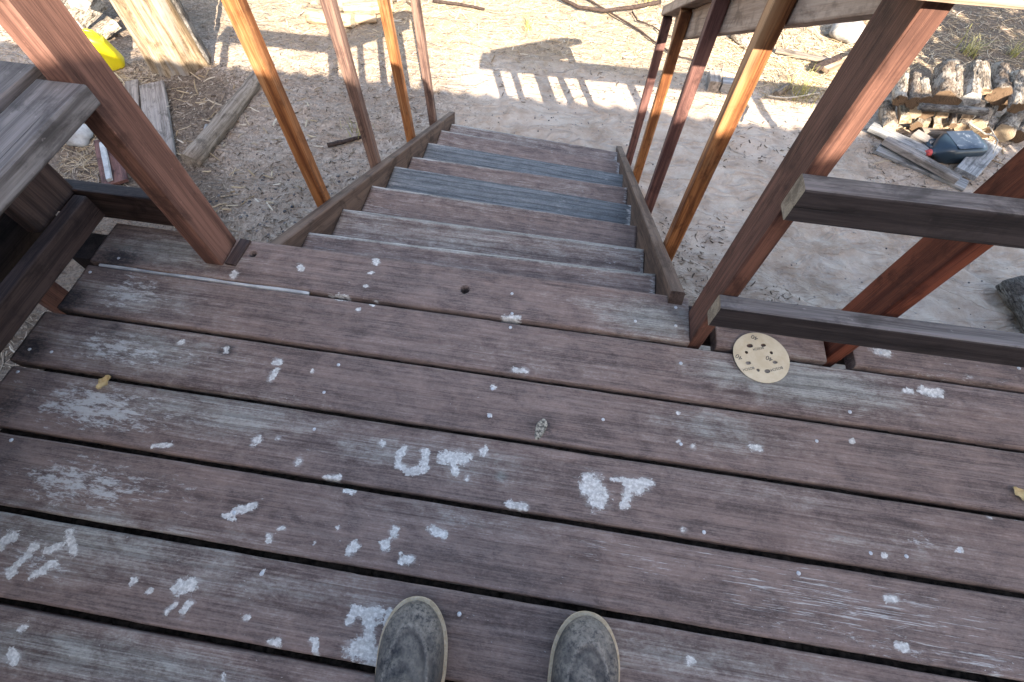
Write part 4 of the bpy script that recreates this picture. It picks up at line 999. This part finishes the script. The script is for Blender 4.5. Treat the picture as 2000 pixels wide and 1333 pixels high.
# grass tufts
M['grass'] = tone_mat('dry_grass', [(0.22, 0.22, 0.05), (0.40, 0.36, 0.12), (0.52, 0.45, 0.26)])
def tuft(px, py, n, h, label, spread=0.08):
    p = grd(px, py); v = []; f = []; tone = []
    for i in range(n):
        a = RNG.uniform(0, 6.28); lean = RNG.uniform(0.2, 1.1); L = h * RNG.uniform(0.5, 1.1); w_ = RNG.uniform(0.002, 0.004)
        bx, by = RNG.normal(0, spread * 0.35, 2); o = len(v); t = RNG.random()
        for s in range(4):
            u = s / 3; rr = L * u * math.sin(lean * u); zz = L * u * math.cos(lean * u * 0.9)
            cx, cy = bx + math.cos(a) * rr, by + math.sin(a) * rr; ww = w_ * (1 - 0.85 * u)
            v += [(cx - math.sin(a) * ww, cy + math.cos(a) * ww, zz), (cx + math.sin(a) * ww, cy - math.cos(a) * ww, zz)]; tone += [t, t]
        for s in range(3): q = o + 2 * s; f.append((q, q + 1, q + 3, q + 2))
    me = mesh_from('grass_tuft', v, f); at = me.attributes.new('tone', 'FLOAT', 'POINT'); at.data.foreach_set('value', np.array(tone, np.float32))
    o = link('grass_tuft', me, M['grass']); o.location = p; tag(o, label, 'grass', None)
tuft(1890, 108, 60, 0.16, 'yellow-green grass tuft on the shaded slope behind the firewood stack')
tuft(1975, 112, 34, 0.16, 'sparse pale grass tuft at the right edge behind the firewood stack')
tuft(1030, 60, 26, 0.15, 'dry pale grass tuft standing in the straw above the handrail shadow', 0.06)
tuft(1268, 8, 40, 0.22, 'dry bleached weed clump at the top edge beside the dark branch', 0.10)
tuft(1560, 190, 50, 0.20, 'dry grass clump in the shadow band behind the right newel', 0.16)
tuft(700, 262, 22, 0.10, 'faint dry grass tuft near the second left baluster', 0.12)

# ------------------------------------------------------------------ sanding disc on the deck
def text_mesh(body, size):
    cu = bpy.data.curves.new('t', 'FONT'); cu.body = body; cu.size = size; cu.align_x = 'CENTER'; cu.align_y = 'CENTER'; cu.resolution_u = 3
    ob = bpy.data.objects.new('t', cu); COL.objects.link(ob)
    bpy.context.view_layer.update()
    me = bpy.data.meshes.new_from_object(ob.evaluated_get(bpy.context.evaluated_depsgraph_get()))
    bpy.data.objects.remove(ob); return me
dc = (at_z(1430, 692) + at_z(1537, 705) + at_z(1480, 652) + at_z(1495, 751)) / 4
RD = 0.0655
disc = empty('sanding_disc', (dc.x, dc.y, 0.004), 'round tan sandpaper disc with dust holes, printed 40, lying on the deck', 'sanding disc')
disc.rotation_euler = (R(2.0), R(0.6), 0)
bm = bmesh.new()
def loop(pts):
    vs = [bm.verts.new((x, y, 0)) for x, y in pts]
    return [bm.edges.new((vs[i], vs[(i + 1) % len(vs)])) for i in range(len(vs))]
ed = loop([(RD * (1 + 0.006 * math.sin(5 * a)) * math.cos(a), RD * math.sin(a)) for a in np.linspace(0, 2 * math.pi, 72, endpoint=False)])
def dloc(px, py):
    p = at_z(px, py); return p.x - dc.x, p.y - dc.y
# hole centres measured on the photo (crop scale 8.886, origin 1380,620)
HO = [(735, 513, 0.0063, 1), (970, 503, 0.0052, 1), (680, 626, 0.0038, 0), (1110, 630, 0.0040, 0), (712, 806, 0.0053, 1), (1177, 792, 0.0050, 1), (886, 927, 0.0040, 0), (1047, 945, 0.0058, 1)]
for hx, hy, hr, el in HO:
    cx, cy = dloc(1380 + hx / 8.886, 620 + hy / 8.886); an = R(20)
    pts = []
    for a in np.linspace(0, 2 * math.pi, 18, endpoint=False):
        ex = hr * (1.25 if el else 1.0) * math.cos(a); ey = hr * (0.85 if el else 1.0) * math.sin(a)
        pts.append((cx + ex * math.cos(an) - ey * math.sin(an), cy + ex * math.sin(an) + ey * math.cos(an)))
    ed += loop(pts)
bmesh.ops.triangle_fill(bm, use_beauty=True, edges=ed)
# drop anything filled inside the holes
kill = []
for fc in bm.faces:
    c_ = fc.calc_center_median()
    for hx, hy, hr, el in HO:
        cx, cy = dloc(1380 + hx / 8.886, 620 + hy / 8.886)
        if math.hypot(c_.x - cx, c_.y - cy) < hr * 0.7: kill.append(fc); break
bmesh.ops.delete(bm, geom=kill, context='FACES_ONLY')
bmesh.ops.recalc_face_normals(bm, faces=bm.faces)
if sum(fc.normal.z for fc in bm.faces) < 0: bmesh.ops.reverse_faces(bm, faces=bm.faces)
for vv in bm.verts:
    rr = math.hypot(vv.co.x, vv.co.y) / RD; aa = math.atan2(vv.co.y, vv.co.x)
    if rr > 0.95: vv.co.z += 0.0006 * math.cos(2 * aa)
me = bpy.data.meshes.new('paper'); bm.to_mesh(me); bm.free()
M['paper'] = plain('sandpaper_backing', (0.56, 0.44, 0.28), (0.66, 0.55, 0.38), 24, 0.75, 0.25, 0.08)
M['ink'] = plain('grey_ink', (0.06, 0.055, 0.05), (0.12, 0.11, 0.10), 300, 0.8)
po = bpy.data.objects.new('paper', me); COL.objects.link(po); me.materials.append(M['paper']); po.parent = disc
po.modifiers.new('t', 'SOLIDIFY').thickness = 0.0013
for body, px, py, size, rot in (('40', 811, 375, 0.0165, 160), ('40', 547, 708, 0.0165, 150), ('40', 1072, 732, 0.0165, 160), ('BOSCH', 880, 562, 0.0085, 200), ('BOSCH', 718, 908, 0.0088, 200), ('BOSCH', 1205, 905, 0.0095, 203)):
    tm = text_mesh(body, size); tm.materials.clear(); tm.materials.append(M['ink'])
    to = bpy.data.objects.new('printing', tm); COL.objects.link(to); to.parent = disc
    cx, cy = dloc(1380 + px / 8.886, 620 + py / 8.886); to.location = (cx, cy, 0.0008); to.rotation_euler = (0, 0, R(rot))

# small things on the deck
def curled_leaf(px, py, s, label, rot, seed):
    p = at_z(px, py); v = []; f = []; n = 9; m = 5
    for i in range(n):
        u = i / (n - 1); hw = s * 0.32 * math.sin(math.pi * min(1, u * 0.95 + 0.05)) ** 0.7 * (1 + 0.3 * math.sin(u * 14 + seed))
        for k in range(m):
            t = k / (m - 1) * 2 - 1
            v.append(((u - 0.5) * s, t * hw, 0.003 + 0.25 * s * (t * t) * (0.4 + 0.6 * u) + 0.15 * s * (u - 0.5) ** 2))
    for i in range(n - 1):
        for k in range(m - 1): a = i * m + k; f.append((a, a + 1, a + m + 1, a + m))
    o = link('dry_leaf', mesh_from('dry_leaf', v, f, True), M['leaf']); o.location = (p.x, p.y, 0.001); o.rotation_euler = (0, 0, R(rot))
    o.modifiers.new('t', 'SOLIDIFY').thickness = 0.0006
    tag(o, label, 'leaf')
curled_leaf(208, 750, 0.036, 'curled tan leaf on the deck boards below the bench', 70, 1)
curled_leaf(1987, 968, 0.034, 'pale curled seed husk on the deck at the right edge', -60, 3)
# rotten knot with a pale plug, flakes
pk = at_z(1056, 838)
M['plug'] = plain('pitted_plug', (0.03, 0.028, 0.026), (0.50, 0.44, 0.34), 160, 0.8, 0.2, 0.6)
v = []; f = []
nn_ = 14
for (z, k) in ((0.0, 1.0), (0.003, 0.85)):
    for i in range(nn_):
        a = 2 * math.pi * i / nn_; rx = 0.012 * k * (1 + 0.15 * math.sin(3 * a)); ry = 0.026 * k
        v.append((rx * math.cos(a) + 0.2 * ry * math.sin(a), ry * math.sin(a), z))
for i in range(nn_): f.append((i, (i + 1) % nn_, nn_ + (i + 1) % nn_, nn_ + i))
f.append(tuple(range(nn_, 2 * nn_)))
ow = [o for o in rows if abs(o.location.y - (-3 * PITCH + GAP / 2)) < 0.01][0] if pk.y < -2 * PITCH else [o for o in rows if abs(o.location.y - (-2 * PITCH + GAP / 2)) < 0.01][0]
kp = bpy.data.objects.new('knot_plug', mesh_from('knot_plug', v, f)); COL.objects.link(kp); kp.data.materials.append(M['plug']); kp.parent = ow
kp.location = (pk.x, pk.y - ow.location.y, -0.0005)

# ------------------------------------------------------------------ the photographer (only boot toes are in the picture)
person = empty('person', (0, -0.85, 0), 'person standing in dusty dark leather boots at the bottom edge of the deck', 'person')
b = NB('boot_leather'); nz = b.noise(b.coords((1, 1, 1)), 26, 6, 0.7, 0.6); nf = b.noise(b.coords((1, 1, 1)), 160, 4, 0.7)
cl = b.mix(b.ramp(nz, 0.36, 0.64), (0.034, 0.032, 0.034), (0.135, 0.113, 0.094))
cl = b.mix(b.math('MULTIPLY', b.attr('dust'), b.ramp(nf, 0.3, 0.65)), cl, (0.29, 0.24, 0.19))
cl = b.mix(b.math('MULTIPLY', b.attr('seam_crease'), 0.55), cl, (0.015, 0.013, 0.014))
M['leather'] = b.out(cl, 0.75, b.bump(b.math('ADD', nz, nf), 0.35, 0.002), 0.25)
M['welt'] = plain('tan_welt', (0.42, 0.31, 0.19), (0.58, 0.46, 0.32), 120, 0.7, 0.3, 0.3)
M['sole'] = plain('rubber_sole', (0.04, 0.035, 0.03), (0.08, 0.07, 0.06), 60, 0.8)
M['jeans'] = plain('dark_trousers', (0.03, 0.035, 0.05), (0.06, 0.065, 0.085), 200, 0.9)
SS = np.array([0.0, 0.004, 0.012, 0.028, 0.05, 0.08, 0.11, 0.15, 0.19, 0.23, 0.262, 0.282, 0.292])
HW = np.array([0.006, 0.020, 0.032, 0.0455, 0.0535, 0.0578, 0.0575, 0.052, 0.043, 0.040, 0.038, 0.030, 0.012])
SF = np.concatenate([0.03 * np.linspace(0, 1, 22) ** 2, np.linspace(0.034, 0.292, 60)])
HWF = np.interp(SF, SS, HW)
# rounder toe outline
HWF = np.where(SF < 0.085, 0.0566 * np.clip(1 - ((0.085 - SF) / 0.085) ** 2.2, 0, 1) ** 0.5 + 0.001, HWF)
TOPZ = np.interp(SF, [0, 0.006, 0.02, 0.045, 0.08, 0.11, 0.14, 0.17, 0.2, 0.292], [0.030, 0.044, 0.058, 0.067, 0.073, 0.083, 0.105, 0.14, 0.17, 0.19])
def boot(toe, yaw, mirror):
    par = empty('boot', (0, 0, 0))
    par.parent = person; par.location = (toe[0], toe[1] + 0.85, 0); par.rotation_euler = (0, 0, yaw)
    # sole and welt
    def slab(name, z0, z1, grow, mat, parent):
        v = []; f = []; n = len(SF)
        for z, gr in ((z0, grow), ((z0 + z1) / 2, grow + 0.0012), (z1, grow)):
            for sgn in (1, -1):
                for i in (range(n) if sgn == 1 else range(n - 1, -1, -1)):
                    s = SF[i]; v.append((sgn * (HWF[i] + gr * min(1.0, 0.25 + s / 0.006)), -s + gr * max(0.0, 1 - s / 0.03), z))
        m = 2 * n
        for q in range(2):
            for i in range(m): f.append((q * m + i, q * m + (i + 1) % m, (q + 1) * m + (i + 1) % m, (q + 1) * m + i))
        f.append(tuple(range(m))[::-1]); f.append(tuple(range(2 * m, 3 * m)))
        me = mesh_from(name, v, f); bmn = bmesh.new(); bmn.from_mesh(me); bmesh.ops.recalc_face_normals(bmn, faces=bmn.faces); bmn.to_mesh(me); bmn.free()
        o = bpy.data.objects.new(name, me); COL.objects.link(o); me.materials.append(mat); o.parent = parent; return o
    so = slab('sole', 0.0015, 0.017, -0.001, M['sole'], par)
    slab('welt', 0.0172, 0.024, 0.0015, M['welt'], par)
    # upper
    v = []; f = []; dust = []; seam_crease = []; m = 41
    for i, s in enumerate(SF):
        hw = max(HWF[i] - 0.0030, 0.002); zt = TOPZ[i]
        s2 = s * (1 - 0.02) + 0.004
        for k in range(m):
            t = k / (m - 1) * 2 - 1; a = t * math.pi / 2
            x = hw * math.copysign(abs(math.sin(a)) ** 0.8, a); zz = 0.0235 + (zt - 0.0235) * abs(math.cos(a)) ** 0.62
            # toe-cap U seam, wrinkles across the vamp
            du = math.hypot(x / 0.031, (s - 0.125) / 0.075) if s < 0.125 else abs(x) / 0.031
            g1 = math.exp(-((du - 1) / 0.055) ** 2); g2 = math.exp(-((du - 1.16) / 0.05) ** 2)
            du2 = math.hypot(x / 0.024, (s - 0.13) / 0.050) if s < 0.13 else abs(x) / 0.024
            g3 = math.exp(-((du2 - 1) / 0.05) ** 2)
            du3 = math.hypot(x / 0.050, (s - 0.16) / 0.135) if s < 0.16 else 9
            g4 = math.exp(-((du3 - 1) / 0.03) ** 2) if du3 < 5 else 0
            wr = 0.0022 * math.sin(s * 170 + 4 * math.cos(x * 48 + mirror) + 3 * float(vnoise(x * 60, s * 40 + 7 * mirror, 31)) + (2 if mirror else 0)) * min(1, max(0, (s - 0.05) / 0.03)) * math.cos(a)
            zz += (0.0026 * g2 - 0.0030 * g1 - 0.0008 * g3 - 0.0010 * g4 + wr) * max(0.0, math.cos(a))
            zz += 0.0012 * (float(vnoise(x * 120 + mirror * 9, s * 120, 4)) - 0.5)
            v.append((x, -s2, zz)); seam_crease.append(min(1, 0.85 * g1 + 0.12 * g3 + 0.25 * g4 + max(0, -wr / 0.0022) ** 2 * 0.55))  # dark seam lines, wrinkle valleys darkened as well
            dust.append(float(np.clip(0.26 + 1.1 * g2 + 0.35 * max(0, wr / 0.0022) + 0.5 * (float(fbm(np.array(x * 45 + 7 * mirror), np.array(s * 45), 66, 3)) - 0.4) * 2 + 0.5 * math.exp(-((s - 0.02) / 0.03) ** 2), 0, 1)))
    for i in range(len(SF) - 1):
        for k in range(m - 1): a = i * m + k; f.append((a, a + m, a + m + 1, a + 1))
    me = mesh_from('upper', v, f, True)
    for nm_, ar in (('dust', dust), ('seam_crease', seam_crease)):
        at = me.attributes.new(nm_, 'FLOAT', 'POINT'); at.data.foreach_set('value', np.array(ar, np.float32))
    bmn = bmesh.new(); bmn.from_mesh(me); bmesh.ops.recalc_face_normals(bmn, faces=bmn.faces); bmn.to_mesh(me); bmn.free()
    o = bpy.data.objects.new('upper', me); COL.objects.link(o); me.materials.append(M['leather']); o.parent = par
    pts = [Vector((0, -0.225, 0.10)), Vector((0, -0.225, 0.17)), Vector((0, -0.222, 0.23))]
    sh = bpy.data.objects.new('shaft', tube('shaft', pts, [0.046, 0.05, 0.054], M['leather'], None, 20, 2, 0.05, True, None, True)); COL.objects.link(sh); sh.parent = par
TOE_L = at_z(816, 1168, 0.02); TOE_R = at_z(1151, 1198, 0.02)
boot(TOE_L, R(8), 0); boot(TOE_R, R(-1.5), 1)
# clothed body, knees slightly bent, holding the phone (behind the lens)
JV = []; JE = []; JR = []
def jn(p, r, prev=None):
    JV.append(p); JR.append(r)
    if prev is not None: JE.append((prev, len(JV) - 1))
    return len(JV) - 1
pel = jn((0, -1.06, 0.70), 0.125)
for sx_, tx, ty in ((-1, TOE_L.x + 0.03, TOE_L.y), (1, TOE_R.x, TOE_R.y)):
    hip = jn((0.085 * sx_, -1.05, 0.64), 0.095, pel); kn = jn((0.13 * sx_, ty - 0.24, 0.42), 0.062, hip); an = jn((tx, ty - 0.232, 0.20), 0.06, kn); jn((tx, ty - 0.232, 0.16), 0.062, an)
wa = jn((0, -1.06, 0.84), 0.12, pel); ch = jn((0, -1.02, 1.02), 0.135, wa); nk = jn((0, -1.0, 1.14), 0.05, ch); hd = jn((0, -0.975, 1.24), 0.082, nk); jn((0, -0.975, 1.31), 0.075, hd)
for sx_ in (-1, 1):
    sh = jn((0.15 * sx_, -1.02, 1.07), 0.06, ch); el = jn((0.20 * sx_, -0.97, 0.90), 0.045, sh); wr = jn((0.10 * sx_, -0.78, 1.0), 0.03, el); ha = jn((0.085 * sx_, -0.73, 1.03), 0.028, wr)
    for k in range(4): fg = jn((0.075 * sx_, -0.705, 1.02 + 0.018 * k), 0.009, ha); jn((0.05 * sx_, -0.70, 1.025 + 0.018 * k), 0.008, fg)
    th = jn((0.065 * sx_, -0.735, 1.065), 0.010, ha); jn((0.045 * sx_, -0.728, 1.07), 0.009, th)
me = bpy.data.meshes.new('body'); me.from_pydata([(x, y + 0.85, z) for x, y, z in JV], JE, []); me.update()
bo = bpy.data.objects.new('body', me); COL.objects.link(bo); bo.parent = person
sk = bo.modifiers.new('skin', 'SKIN'); sk.use_smooth_shade = True
for i, r in enumerate(JR): me.skin_vertices[0].data[i].radius = (r, r)
for i in range(len(JR)): me.skin_vertices[0].data[i].use_root = (i == 0)
bo.modifiers.new('sub', 'SUBSURF').levels = 1; bo.modifiers['sub'].render_levels = 1
me.materials.append(M['jeans'])
